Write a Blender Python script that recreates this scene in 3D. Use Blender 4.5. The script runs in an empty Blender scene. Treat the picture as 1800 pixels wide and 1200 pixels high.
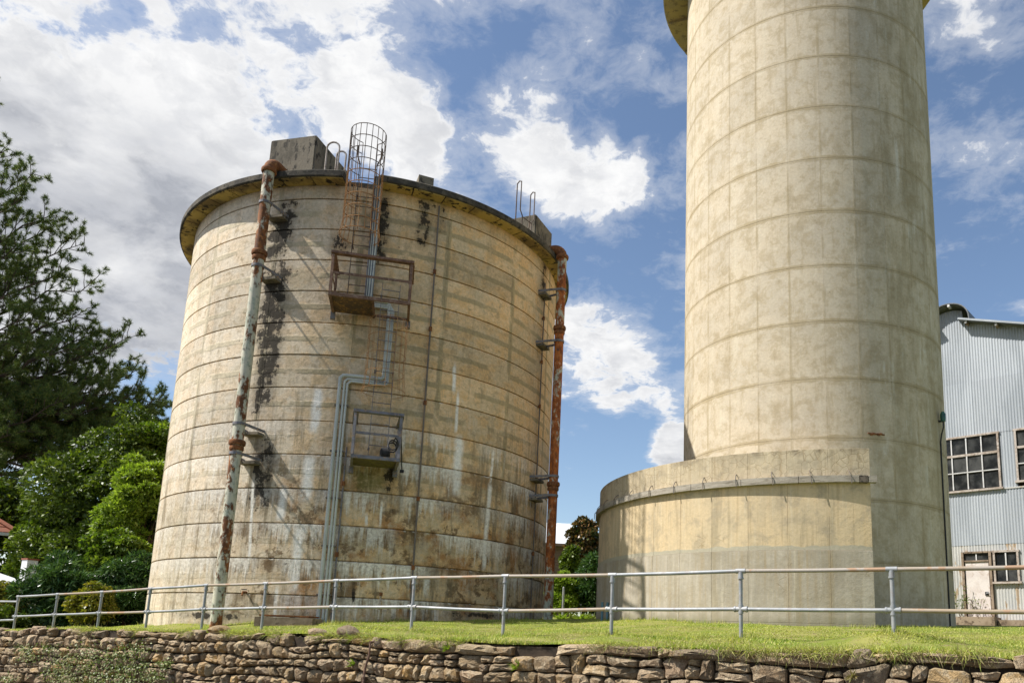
import bpy, bmesh, math, random
import numpy as np
from mathutils import Vector, Matrix

random.seed(7)
RNG = np.random.default_rng(11)
scene = bpy.context.scene
col = scene.collection
PI = math.pi

# ---------------------------------------------------------------- camera
EYE = 1.75                                   # eye height above the road
F, PPX, PPY = 1350.0, 1003.85, 872.17        # focal length and principal point in photo pixels (1800 wide)
PITCH, ROLL = 0.181556, 0.036153
_r = Vector((1, 0, 0)); _u = Vector((0, -math.sin(PITCH), math.cos(PITCH))); _w = Vector((0, math.cos(PITCH), math.sin(PITCH)))
CR = math.cos(ROLL) * _r + math.sin(ROLL) * _u
CU = -math.sin(ROLL) * _r + math.cos(ROLL) * _u
CW = _w
cd = bpy.data.cameras.new('camera')
cam = bpy.data.objects.new('camera', cd); col.objects.link(cam)
cam.matrix_world = Matrix(((CR.x, CU.x, -CW.x, 0), (CR.y, CU.y, -CW.y, 0), (CR.z, CU.z, -CW.z, EYE), (0, 0, 0, 1)))
cd.sensor_width = 36; cd.lens = F / 1800 * 36
cd.shift_x = (900 - PPX) / 1800; cd.shift_y = (PPY - 600) / 1800
cd.clip_start = 0.1; cd.clip_end = 3000
scene.camera = cam

# ---------------------------------------------------------------- light
SUN_EL = math.radians(50.5)
SUN_H = Vector((-0.9975, -0.135, 0)).normalized()      # horizontal direction towards the sun
SUN_DIR = (SUN_H * math.cos(SUN_EL) + Vector((0, 0, math.sin(SUN_EL)))).normalized()
sd = bpy.data.lights.new('sun', 'SUN'); sd.energy = 4.8; sd.angle = math.radians(0.6); sd.color = (1.0, 0.965, 0.905)
sun = bpy.data.objects.new('sun', sd); col.objects.link(sun)
sun.rotation_euler = (-SUN_DIR).to_track_quat('-Z', 'Y').to_euler()
sun.location = (-30, -10, 40)
scene.view_settings.view_transform = 'Standard'; scene.view_settings.look = 'None'
scene.view_settings.exposure = 0.6; scene.view_settings.gamma = 1.0


def ray(px, py):
    d = CR * ((px - PPX) / F) - CU * ((py - PPY) / F) + CW
    return d.normalized()


def at(px, py, dist):
    """point on a photo pixel's ray at a horizontal distance"""
    d = ray(px, py); h = math.hypot(d.x, d.y)
    return Vector((0, 0, EYE)) + d * (dist / h)


def on_cyl(px, py, c, R):
    d = ray(px, py); h = math.hypot(d.x, d.y); ex, ey = d.x / h, d.y / h
    b = ex * c[0] + ey * c[1]
    t = b - math.sqrt(max(b * b - c[0] ** 2 - c[1] ** 2 + R * R, 0))
    return Vector((ex * t, ey * t, EYE + d.z / h * t))


def on_vplane(px, py, p0, n):
    d = ray(px, py); o = Vector((0, 0, EYE))
    t = (p0 - o).dot(n) / d.dot(n)
    return o + d * t


# ---------------------------------------------------------------- node helper
class NT:
    def __init__(self, tree):
        self.t = tree; self.n = tree.nodes; self.l = tree.links

    def node(self, kind, **kw):
        nd = self.n.new(kind)
        for k, v in kw.items(): setattr(nd, k, v)
        return nd

    def put(self, sock, v):
        if v is None: return
        if isinstance(v, bpy.types.NodeSocket): self.l.new(v, sock)
        elif isinstance(v, (tuple, list)) and len(v) == 3 and sock.type == 'RGBA': sock.default_value = (*v, 1)
        else: sock.default_value = v

    def m(self, op, a, b=None, c=None, clamp=False):
        nd = self.node('ShaderNodeMath', operation=op); nd.use_clamp = clamp
        self.put(nd.inputs[0], a)
        if b is not None: self.put(nd.inputs[1], b)
        if c is not None: self.put(nd.inputs[2], c)
        return nd.outputs[0]

    def add(self, a, b): return self.m('ADD', a, b)
    def sub(self, a, b): return self.m('SUBTRACT', a, b)
    def mul(self, a, b, clamp=False): return self.m('MULTIPLY', a, b, clamp=clamp)

    def ss(self, x, lo, hi, a=0.0, b=1.0):
        nd = self.node('ShaderNodeMapRange', interpolation_type='SMOOTHSTEP')
        self.put(nd.inputs[0], x); self.put(nd.inputs[1], lo); self.put(nd.inputs[2], hi); self.put(nd.inputs[3], a); self.put(nd.inputs[4], b)
        return nd.outputs[0]

    def lin(self, x, lo, hi, a=0.0, b=1.0):
        nd = self.node('ShaderNodeMapRange'); nd.clamp = True
        self.put(nd.inputs[0], x); self.put(nd.inputs[1], lo); self.put(nd.inputs[2], hi); self.put(nd.inputs[3], a); self.put(nd.inputs[4], b)
        return nd.outputs[0]

    def vec(self, x, y, z):
        nd = self.node('ShaderNodeCombineXYZ')
        for s, v in zip(nd.inputs, (x, y, z)): self.put(s, v)
        return nd.outputs[0]

    def xyz(self, v):
        nd = self.node('ShaderNodeSeparateXYZ'); self.put(nd.inputs[0], v); return nd.outputs

    def vscale(self, v, s):
        nd = self.node('ShaderNodeVectorMath', operation='MULTIPLY'); self.put(nd.inputs[0], v); nd.inputs[1].default_value = s
        return nd.outputs[0]

    def vadd(self, v, w):
        nd = self.node('ShaderNodeVectorMath', operation='ADD'); self.put(nd.inputs[0], v); self.put(nd.inputs[1], w)
        return nd.outputs[0]

    def noise(self, v, scale=1.0, detail=4.0, rough=0.55, dist=0.0):
        nd = self.node('ShaderNodeTexNoise'); self.put(nd.inputs['Vector'], v)
        nd.inputs['Scale'].default_value = scale; nd.inputs['Detail'].default_value = detail
        nd.inputs['Roughness'].default_value = rough; nd.inputs['Distortion'].default_value = dist
        return nd.outputs[0]

    def voro(self, v, scale=1.0, feature='F1', out='Distance', rnd=1.0):
        nd = self.node('ShaderNodeTexVoronoi', feature=feature); self.put(nd.inputs['Vector'], v)
        nd.inputs['Scale'].default_value = scale
        if 'Randomness' in nd.inputs: nd.inputs['Randomness'].default_value = rnd
        return nd.outputs[out]

    def mix(self, f, a, b, blend='MIX'):
        nd = self.node('ShaderNodeMix', data_type='RGBA', blend_type=blend)
        self.put(nd.inputs[0], f); self.put(nd.inputs[6], a); self.put(nd.inputs[7], b)
        return nd.outputs[2]

    def bump(self, h, strength=0.3, dist=0.02, normal=None):
        nd = self.node('ShaderNodeBump'); nd.inputs['Strength'].default_value = strength; nd.inputs['Distance'].default_value = dist
        self.put(nd.inputs['Height'], h)
        if normal is not None: self.put(nd.inputs['Normal'], normal)
        return nd.outputs[0]


def material(name):
    m = bpy.data.materials.new(name); m.use_nodes = True
    nt = NT(m.node_tree); nt.n.clear()
    out = nt.node('ShaderNodeOutputMaterial'); b = nt.node('ShaderNodeBsdfPrincipled')
    nt.l.new(b.outputs[0], out.inputs[0])
    b.inputs['Specular IOR Level'].default_value = 0.3
    return m, nt, b, out


def setp(nt, b, color=None, rough=None, metal=None, normal=None, spec=None):
    if color is not None: nt.put(b.inputs['Base Color'], color)
    if rough is not None: nt.put(b.inputs['Roughness'], rough)
    if metal is not None: nt.put(b.inputs['Metallic'], metal)
    if normal is not None: nt.put(b.inputs['Normal'], normal)
    if spec is not None: nt.put(b.inputs['Specular IOR Level'], spec)


# ---------------------------------------------------------------- sky
world = bpy.data.worlds.new('World'); scene.world = world; world.use_nodes = True
def make_sky():
    nt = NT(world.node_tree); nt.n.clear()
    out = nt.node('ShaderNodeOutputWorld'); bg = nt.node('ShaderNodeBackground')
    sky = nt.node('ShaderNodeTexSky', sky_type='NISHITA'); sky.sun_disc = False
    sky.sun_elevation = SUN_EL; sky.sun_rotation = math.atan2(SUN_H.x, SUN_H.y)
    sky.air_density = 1.0; sky.dust_density = 0.6; sky.ozone_density = 1.4
    d = nt.node('ShaderNodeTexCoord').outputs['Generated']
    x, y, z = nt.xyz(d)
    zz = nt.add(nt.m('MAXIMUM', z, 0.0), 0.22)
    p = nt.vec(nt.m('DIVIDE', x, zz), nt.m('DIVIDE', y, zz), 0.0)
    big = nt.noise(nt.vadd(p, (3.1, 1.7, 0)), 1.5, 3, 0.5)
    warp = nt.vadd(p, nt.vscale(nt.vec(nt.noise(p, 5.0, 4, .6), nt.noise(nt.vadd(p, (8, 3, 0)), 5.0, 4, .6), 0.0), (0.09, 0.09, 0)))
    shape = nt.noise(nt.vadd(warp, (0.4, 5.2, 0)), 5.0, 12, 0.60)
    fine = nt.noise(nt.vadd(warp, (7.0, 2.0, 0)), 17.0, 9, 0.66)
    cov = nt.add(nt.add(nt.mul(nt.sub(shape, 0.5), 3.0), nt.mul(nt.sub(fine, 0.5), 1.7)), nt.mul(nt.sub(big, 0.5), 0.7))
    # more cloud towards the sun's side of the sky, clear to the other side
    az = nt.m('ARCTAN2', x, y)
    side = nt.lin(az, math.radians(-45), math.radians(25), 0.10, -0.30)
    cov = nt.add(cov, side)
    # single cumulus clouds of the photograph, set by direction
    def blob(px, py, deg, amt):
        nonlocal cov
        v = ray(px, py)
        nd = nt.node('ShaderNodeVectorMath', operation='DOT_PRODUCT'); nt.put(nd.inputs[0], d); nd.inputs[1].default_value = v
        cov = nt.add(cov, nt.ss(nd.outputs[1], math.cos(math.radians(deg)), math.cos(math.radians(deg * 0.15)), 0, amt))
    for b in ((1060, 610, 5.5, .62), (1110, 680, 3.5, .22), (1178, 785, 2.4, 1.1), (1130, 750, 2.2, -.5), (905, 200, 4.0, .50), (950, 290, 3.5, .40), (1030, 320, 5, .50), (640, 200, 7, .32), (740, 230, 4.5, .38), (790, 300, 4, .3), (440, 120, 9, .30), (560, 60, 7, .12), (60, 90, 18, .34), (300, 60, 5, -.16), (330, 250, 5, -.16), (180, 190, 4, -.12), (500, 190, 3.5, -.2), (250, 420, 4, -.1), (150, 460, 14, .50),
              (110, 300, 12, .30), (700, 60, 8, .18), (1750, 80, 9, .34), (1110, 170, 5, -.30), (1130, 440, 4, -.15), (800, 130, 5, -.15), (255, 700, 3.5, -.5), (1050, 850, 7, -.7), (1720, 370, 6, .2), (1740, 480, 8, -.3), (1700, 230, 6, -.1), (560, 300, 5, -.15)): blob(*b)
    dens = nt.ss(cov, 0.0, 0.45)
    thin = nt.ss(cov, -0.4, 0.25, 0, 0.30)
    a = nt.m('MAXIMUM', dens, thin)
    # the same cloud sampled a little nearer the sun: where it is thicker there, this part lies in shade
    off = nt.vadd(warp, (SUN_H.x * -0.0 - 0.055, -0.01, 0))
    shape2 = nt.noise(nt.vadd(off, (0.4, 5.2, 0)), 5.0, 6, 0.60)
    selfsh = nt.ss(nt.sub(shape2, shape), -0.10, 0.16)
    gn = nt.noise(nt.vadd(p, (1.3, 9.2, 0)), 2.2, 7, 0.58, 0.4)
    vs = ray(190, 500)
    nd = nt.node('ShaderNodeVectorMath', operation='DOT_PRODUCT'); nt.put(nd.inputs[0], d); nd.inputs[1].default_value = vs
    heavy = nt.ss(nd.outputs[1], math.cos(math.radians(14)), math.cos(math.radians(3)))
    grey = nt.mul(nt.ss(cov, 0.2, 0.7), nt.add(nt.mul(selfsh, 0.42), nt.mul(nt.ss(gn, 0.42, 0.68), 0.4)), True)
    grey = nt.add(grey, nt.mul(heavy, nt.ss(gn, 0.26, 0.52, .05, .6)))
    cc = nt.mix(nt.m('MINIMUM', grey, 1.0), (1.0, 1.0, 1.0), (0.42, 0.44, 0.49))
    cc = nt.mix(nt.ss(fine, 0.40, 0.62, 0.0, 0.30), cc, (0.66, 0.68, 0.73))
    ccs = nt.node('ShaderNodeVectorMath', operation='SCALE'); nt.put(ccs.inputs[0], cc); ccs.inputs['Scale'].default_value = CLOUD
    hs = nt.node('ShaderNodeHueSaturation'); hs.inputs['Saturation'].default_value = 1.0; hs.inputs['Value'].default_value = SKYV
    nt.l.new(sky.outputs[0], hs.inputs['Color'])
    res = nt.mix(a, hs.outputs[0], ccs.outputs[0])
    nt.l.new(res, bg.inputs[0]); bg.inputs[1].default_value = 0.1
    nt.l.new(bg.outputs[0], out.inputs[0])
CLOUD = 6.6
SKYV = 1.0
make_sky()

# ---------------------------------------------------------------- mesh helpers
class MB:
    """collects shapes in world coordinates; build() links them as one mesh object under its parent"""
    def __init__(self): self.v = []; self.f = []

    def quad_box(self, P):
        """8 corners: 0-3 bottom ring, 4-7 top ring"""
        k = len(self.v); self.v += [tuple(p) for p in P]
        self.f += [tuple(k + i for i in q) for q in ((0, 3, 2, 1), (4, 5, 6, 7), (0, 1, 5, 4), (1, 2, 6, 5), (2, 3, 7, 6), (3, 0, 4, 7))]
        return self

    def box(self, c, ax, ay, az, sx, sy, sz):
        c = Vector(c); X = Vector(ax).normalized() * sx / 2; Y = Vector(ay).normalized() * sy / 2; Z = Vector(az).normalized() * sz / 2
        return self.quad_box([c - X - Y - Z, c + X - Y - Z, c + X + Y - Z, c - X + Y - Z, c - X - Y + Z, c + X - Y + Z, c + X + Y + Z, c - X + Y + Z])

    def bar(self, a, b, w, h=None, up=(0, 0, 1)):
        a = Vector(a); b = Vector(b); h = h or w; d = (b - a)
        L = d.length; d.normalize(); up = Vector(up)
        if abs(d.dot(up.normalized())) > 0.98: up = Vector((0, 1, 0))
        s = d.cross(up).normalized(); t = s.cross(d).normalized()
        return self.box((a + b) / 2, s, d, t, w, L, h)

    def tube(self, pts, r, n=8, cap=True):
        pts = [Vector(p) for p in pts]; k0 = len(self.v); rs = r if isinstance(r, (list, tuple)) else [r] * len(pts)
        prev = None
        for i, p in enumerate(pts):
            if i == 0: d = pts[1] - p
            elif i == len(pts) - 1: d = p - pts[i - 1]
            else: d = (pts[i + 1] - p).normalized() + (p - pts[i - 1]).normalized()
            d.normalize()
            if prev is None:
                ref = Vector((0, 0, 1)) if abs(d.z) < 0.9 else Vector((1, 0, 0))
                s = d.cross(ref).normalized()
            else:
                s = (prev - d * prev.dot(d)).normalized()
            prev = s; t = d.cross(s)
            for j in range(n):
                a = 2 * PI * j / n
                self.v.append(tuple(p + (s * math.cos(a) + t * math.sin(a)) * rs[i]))
        for i in range(len(pts) - 1):
            for j in range(n):
                a = k0 + i * n + j; b = k0 + i * n + (j + 1) % n
                self.f.append((a, b, b + n, a + n))
        if cap:
            self.f.append(tuple(k0 + j for j in range(n))[::-1])
            self.f.append(tuple(k0 + (len(pts) - 1) * n + j for j in range(n)))
        return self

    def lathe(self, c, prof, n=24, a0=0.0, a1=2 * PI, closed=False):
        """profile of (r, z) turned about the vertical axis through c"""
        full = abs(a1 - a0 - 2 * PI) < 1e-6; m = n if full else n + 1; k0 = len(self.v)
        for i in range(m):
            a = a0 + (a1 - a0) * i / n
            for r, z in prof: self.v.append((c[0] + r * math.cos(a), c[1] + r * math.sin(a), z))
        q = len(prof); e = q if closed else q - 1
        for i in range(n):
            i2 = (i + 1) % m
            for j in range(e):
                j2 = (j + 1) % q
                self.f.append((k0 + i * q + j, k0 + i2 * q + j, k0 + i2 * q + j2, k0 + i * q + j2))
        if closed and not full:
            self.f.append(tuple(k0 + j for j in range(q))); self.f.append(tuple(k0 + n * q + j for j in range(q))[::-1])
        return self

    def build(self, name, mat, parent=None, smooth=False, angle=40):
        me = bpy.data.meshes.new(name)
        o = Vector((0, 0, 0)) if parent is None else parent_origin(parent)
        me.from_pydata([(v[0] - o.x, v[1] - o.y, v[2] - o.z) for v in self.v], [], self.f)
        me.materials.append(mat)
        ob = bpy.data.objects.new(name, me); col.objects.link(ob)
        if parent is not None: ob.parent = parent
        else: recentre(ob)
        fix_normals(me)
        if smooth:
            me.shade_smooth(); set_sharp(me, angle)
        return ob


def fix_normals(me):
    bm = bmesh.new(); bm.from_mesh(me); bmesh.ops.recalc_face_normals(bm, faces=bm.faces); bm.to_mesh(me); bm.free()


def set_sharp(me, angle):
    try: me.set_sharp_from_angle(angle=math.radians(angle))
    except Exception: pass


def parent_origin(p):
    o = Vector((0, 0, 0))
    while p is not None: o = o + p.location; p = p.parent
    return o


def recentre(ob):
    """put a top-level mesh's origin at the middle of its base"""
    me = ob.data
    if not me.vertices: return
    n = len(me.vertices); co = np.empty(n * 3, 'f'); me.vertices.foreach_get('co', co); co = co.reshape(-1, 3)
    c = np.array([(co[:, 0].min() + co[:, 0].max()) / 2, (co[:, 1].min() + co[:, 1].max()) / 2, co[:, 2].min()])
    me.vertices.foreach_set('co', (co - c).ravel().astype('f')); ob.location = ob.location + Vector(c.tolist()); me.update()


def tag(o, label=None, cat=None, group=None, kind=None):
    if label: o['label'] = label
    if cat: o['category'] = cat
    if group: o['group'] = group
    if kind: o['kind'] = kind
    return o


def thing(name, loc, label, cat, group=None):
    o = bpy.data.objects.new(name, None); col.objects.link(o); o.location = loc; o.empty_display_size = 0.3
    return tag(o, label, cat, group)


def instance(src, parent, loc, rotz=0.0, name=None):
    c = src.copy(); col.objects.link(c); c.parent = parent; c.location = loc; c.rotation_euler = (0, 0, rotz)
    if name: c.name = name
    return c


def np_mesh(name, verts, faces, mat, smooth=False, parent=None):
    """fast mesh of equal-size faces"""
    me = bpy.data.meshes.new(name); nv, nf, k = len(verts), len(faces), faces.shape[1]
    me.vertices.add(nv); me.vertices.foreach_set('co', np.ascontiguousarray(verts, 'f').ravel())
    me.loops.add(nf * k); me.loops.foreach_set('vertex_index', np.ascontiguousarray(faces, 'i').ravel())
    me.polygons.add(nf); me.polygons.foreach_set('loop_start', np.arange(0, nf * k, k, dtype='i'))
    me.update(calc_edges=True); me.validate()
    me.materials.append(mat)
    if smooth: me.shade_smooth()
    ob = bpy.data.objects.new(name, me); col.objects.link(ob)
    if parent is not None:
        o = parent_origin(parent); me.transform(Matrix.Translation(-o)); ob.parent = parent
    return ob

# ---------------------------------------------------------------- places of the big structures
TC = (-5.8744, 21.7646); TR = 5.2                    # tank axis and radius
TA0 = math.atan2(-TC[1], -TC[0])                     # bearing of the tank's face towards the camera
TZ1 = EYE + 5.2 * 1.7648; TSP = 5.2 * 0.14840        # highest full joint, joint spacing
WD = 20.5; _a = math.radians(17.55)
WC = (WD * math.sin(_a), WD * math.cos(_a)); WR = 3.242        # tower axis and radius
WA0 = math.atan2(-WC[1], -WC[0]); WSP = 1.362; WZ0 = EYE + 15.419
ZRENDER = EYE + 1.84
DR = 5.427                                           # low drum round the tower's foot


def tpt(ang, r, z): return Vector((TC[0] + r * math.cos(ang), TC[1] + r * math.sin(ang), z))
def tang(px, py, off=0.0):
    p = on_cyl(px, py, TC, TR + off); return math.atan2(p.y - TC[1], p.x - TC[0])
def tz(px, py, off=0.0): return on_cyl(px, py, TC, TR + off).z
def ts(px, py): return (tang(px, py) - TA0) * TR


# ---------------------------------------------------------------- materials
def mat_tank():
    m, nt, b, out = material('weathered tank concrete')
    geo = nt.node('ShaderNodeNewGeometry').outputs['Position']
    X, Y, Z = nt.xyz(geo)
    ang = nt.m('ARCTAN2', nt.sub(Y, TC[1]), nt.sub(X, TC[0]))
    s = nt.mul(nt.sub(ang, TA0), TR)
    P = nt.vec(s, Z, 0.0)
    rnd = nt.node('ShaderNodeObjectInfo').outputs['Random']
    n1 = nt.noise(P, 0.5, 5, 0.6); n2 = nt.noise(P, 2.3, 6, 0.6); n3 = nt.noise(P, 14, 6, 0.65)
    streak = nt.noise(nt.vec(nt.mul(s, 3.2), nt.mul(Z, 0.28), 0.0), 1.0, 9, 0.72)
    streak2 = nt.noise(nt.vec(nt.mul(s, 9.0), nt.mul(Z, 0.7), 3.0), 1.0, 5, 0.65)
    t = nt.m('FRACT', nt.m('DIVIDE', nt.sub(Z, TZ1 - 20 * TSP), TSP))      # 0 at a lift's foot, 1 at its top
    n4 = nt.noise(nt.vadd(P, (2, 7, 0)), 5.5, 7, 0.7, 0.3)
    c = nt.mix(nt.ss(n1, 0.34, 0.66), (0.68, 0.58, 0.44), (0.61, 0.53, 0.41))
    c = nt.mix(nt.ss(s, -3.2, 1.0, 0, 0.85), c, nt.mix(nt.ss(n1, .38, .62), (0.72, 0.49, 0.255), (0.60, 0.45, 0.265)))  # more orange to the right: warm shade put into the colour, plus ochre patches
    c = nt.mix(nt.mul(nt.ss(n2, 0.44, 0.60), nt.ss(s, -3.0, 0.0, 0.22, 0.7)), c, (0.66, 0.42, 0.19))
    c = nt.mix(nt.ss(n4, 0.50, 0.66, 0, 0.65), c, (0.35, 0.265, 0.155))
    c = nt.mix(nt.ss(n4, 0.46, 0.32, 0, 0.35), c, (0.62, 0.53, 0.39))
    c = nt.mix(nt.ss(nt.noise(P, 0.85, 4, 0.6, 0.4), 0.50, 0.66, 0, 0.5), c, (0.44, 0.37, 0.245))
    v = nt.add(nt.add(0.86, nt.mul(rnd, 0.24)), nt.add(nt.mul(nt.sub(n3, 0.5), 0.9), nt.mul(nt.sub(nt.noise(P, 42, 4, .7), .5), 0.8)))
    # patched seams: half way up each lift and down each panel edge
    wob = nt.mul(nt.sub(nt.noise(P, 3.0, 4, 0.6), 0.5), 0.10)
    mid = nt.m('ABSOLUTE', nt.add(nt.mul(nt.sub(t, 0.5), TSP), wob))
    PAN = TR * 2 * PI / 16
    ps = nt.m('FRACT', nt.add(nt.m('DIVIDE', nt.add(s, TR * math.radians(6.7)), PAN), 30.0))
    ver = nt.mul(nt.m('MINIMUM', ps, nt.sub(1.0, ps)), PAN)
    ver = nt.add(ver, nt.mul(nt.sub(nt.noise(nt.vadd(P, (9, 4, 0)), 2.5, 4, 0.6), 0.5), 0.12))
    edge = nt.m('MINIMUM', mid, ver)
    seam = nt.mul(nt.ss(edge, 0.080, 0.045), nt.ss(nt.noise(nt.vadd(P, (5, 5, 0)), 0.9, 4), 0.40, 0.50))
    seam = nt.mul(seam, nt.ss(Z, EYE + 2.6, EYE + 4.2, 0.4, 0.85))
    c = nt.mix(seam, c, nt.mix(nt.ss(s, -3.2, -.5), (0.50, 0.43, 0.30), (0.36, 0.29, 0.165)))
    # dark run-off just under each joint, brown wash on the lower lifts
    lowm = nt.ss(Z, EYE + 5.2, EYE + 2.2)
    top = nt.ss(t, 0.25, 1.0)
    rightm = nt.ss(s, -3.4, -0.8)
    brown = nt.mul(nt.mul(nt.ss(streak, 0.38, 0.56), top), nt.mul(lowm, nt.ss(s, -4.5, -2.0, 0.15, 1.0)))
    brown = nt.mul(brown, nt.ss(nt.add(n4, nt.mul(brown, .12)), .40, .54, .25, 1.0))
    c = nt.mix(nt.mul(brown, 0.95), c, (0.13, 0.085, 0.042))
    c = nt.mix(nt.mul(nt.mul(nt.ss(nt.noise(P, 1.4, 5), 0.50, 0.64), lowm), nt.mul(rightm, 0.8)), c, (0.34, 0.155, 0.045))
    blot = nt.noise(nt.vadd(P, (11, 5, 0)), 1.9, 11, 0.76)
    c = nt.mix(nt.mul(nt.ss(blot, 0.515, 0.575), nt.mul(lowm, nt.ss(s, -4.5, -2.0, .3, .85))), c, (0.165, 0.105, 0.055))
    c = nt.mix(nt.mul(nt.ss(blot, 0.47, 0.41), nt.mul(lowm, .55)), c, (0.56, 0.46, 0.33))
    grime = nt.mul(nt.ss(streak, 0.52, 0.62), nt.ss(Z, EYE + 6.5, EYE + 3.0, .22, .75))
    c = nt.mix(grime, c, (0.21, 0.165, 0.10))
    # white lime running from the joints
    bris = nt.noise(nt.vec(nt.mul(s, 26.0), nt.mul(Z, 2.5), 6.0), 1.0, 4, 0.7)
    ek = nt.add(nt.add(nt.mul(streak2, 0.8), nt.mul(bris, 0.22)), nt.mul(nt.sub(t, 1.0), 0.30))
    eff = nt.ss(ek, 0.31, 0.50)
    eff = nt.mul(eff, nt.ss(t, 1.0, 0.97, .4, 1.0))
    eff = nt.mul(eff, nt.ss(nt.noise(nt.vec(nt.mul(s, 0.55), nt.mul(nt.m('FLOOR', nt.m('DIVIDE', nt.sub(Z, TZ1 - 20 * TSP), TSP)), 7.3), 1.0), 1.0, 2), 0.36, 0.54))
    eff = nt.mul(eff, nt.ss(Z, EYE + 5.6, EYE + 3.6, 0.05, 1.0))
    eff = nt.mul(eff, nt.ss(s, -5.5, -2.5, 0.55, 1.0))
    c = nt.mix(nt.mul(eff, nt.ss(n3, 0.3, 0.6, 0.6, 1.0)), c, (0.72, 0.67, 0.58))
    # thin crusted lime along the joint itself
    crust = nt.mul(nt.ss(t, 0.93, 0.97), nt.mul(nt.ss(nt.noise(P, 7.0, 4), 0.56, 0.64), nt.ss(Z, EYE + 8.5, EYE + 6, 0.5, 0.8)))
    c = nt.mix(crust, c, (0.70, 0.66, 0.58))

    wobn = nt.mul(nt.sub(nt.noise(nt.vadd(P, (3, 3, 0)), 1.9, 5, 0.65), 0.5), 2.0)
    brkn = nt.add(nt.mul(nt.noise(nt.vadd(P, (7, 2, 0)), 3.4, 8, 0.74), .7), nt.mul(nt.noise(nt.vec(nt.mul(s, 9.0), nt.mul(Z, 2.2), 8.0), 1.0, 7, 0.72), .3))

    def stain(acc, px0, py0, px1, py1, w, amt, soft=0.5, wob=0.5):
        """a streak with a shape of its own on the wall between two photo pixels; acc is the mask so far"""
        s0, z0, s1, z1 = ts(px0, py0), tz(px0, py0), ts(px1, py1), tz(px1, py1)
        k = (s1 - s0) / (z1 - z0 + 1e-6) if abs(z1 - z0) > .2 else 0.0
        sm_, zm, hz = (s0 + s1) / 2, (z0 + z1) / 2, abs(z1 - z0) / 2
        dist = nt.m('ABSOLUTE', nt.sub(nt.m('MULTIPLY_ADD', wobn, w * wob, s), nt.m('MULTIPLY_ADD', Z, k, sm_ - k * zm)))
        mk = nt.mul(nt.ss(dist, w, w * 0.2, 0, amt), nt.ss(nt.m('ABSOLUTE', nt.sub(Z, zm)), hz + soft * .4, max(hz - soft * .6, .01)))
        return mk if acc is None else nt.m('MAXIMUM', acc, mk)
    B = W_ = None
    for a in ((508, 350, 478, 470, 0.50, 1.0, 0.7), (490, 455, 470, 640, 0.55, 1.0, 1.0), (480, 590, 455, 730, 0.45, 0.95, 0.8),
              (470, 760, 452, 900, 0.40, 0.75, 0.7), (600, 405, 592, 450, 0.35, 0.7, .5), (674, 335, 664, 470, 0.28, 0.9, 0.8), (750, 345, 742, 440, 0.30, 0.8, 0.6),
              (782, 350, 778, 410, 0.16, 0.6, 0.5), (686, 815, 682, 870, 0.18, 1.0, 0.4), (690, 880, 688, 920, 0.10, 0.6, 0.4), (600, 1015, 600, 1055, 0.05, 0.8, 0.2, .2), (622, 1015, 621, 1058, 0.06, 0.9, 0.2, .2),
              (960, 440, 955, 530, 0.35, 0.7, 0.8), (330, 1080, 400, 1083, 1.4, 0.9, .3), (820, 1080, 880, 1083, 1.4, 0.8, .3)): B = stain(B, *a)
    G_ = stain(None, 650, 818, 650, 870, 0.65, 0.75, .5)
    for a in ((800, 640, 797, 690, .07), (805, 690, 801, 760, .06), (808, 765, 802, 870, .17), (868, 790, 862, 850, .06), (862, 850, 850, 1000, .10),
              (560, 680, 552, 760, .16), (545, 800, 535, 880, .18), (500, 855, 492, 915, .14), (528, 925, 515, 1040, .15), (445, 845, 438, 985, .05),
              (487, 1030, 482, 1090, .06), (752, 1010, 748, 1045, .09), (645, 905, 644, 922, .05), (671, 880, 668, 925, .04), (380, 1000, 385, 1060, .12)):
        W_ = stain(W_, *a, 1.0, 0.25, 0.5)
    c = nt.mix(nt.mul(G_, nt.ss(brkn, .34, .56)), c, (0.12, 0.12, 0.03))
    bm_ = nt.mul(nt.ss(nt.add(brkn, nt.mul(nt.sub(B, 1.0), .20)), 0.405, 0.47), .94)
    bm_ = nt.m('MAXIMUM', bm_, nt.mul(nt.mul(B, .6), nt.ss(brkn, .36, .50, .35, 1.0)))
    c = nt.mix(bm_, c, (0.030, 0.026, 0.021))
    c = nt.mix(nt.mul(W_, nt.ss(brkn, 0.36, 0.50)), c, (0.78, 0.74, 0.66))
    c = nt.mix(1.0, c, nt.vec(v, v, v), 'MULTIPLY')
    h = nt.add(nt.add(nt.mul(n3, 0.5), nt.mul(n2, 0.6)), nt.add(nt.mul(seam, 0.5), nt.mul(eff, 0.5)))
    setp(nt, b, c, 0.93, normal=nt.bump(nt.add(h, nt.mul(n4, .5)), 0.42, 0.03), spec=0.12)
    return m


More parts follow.
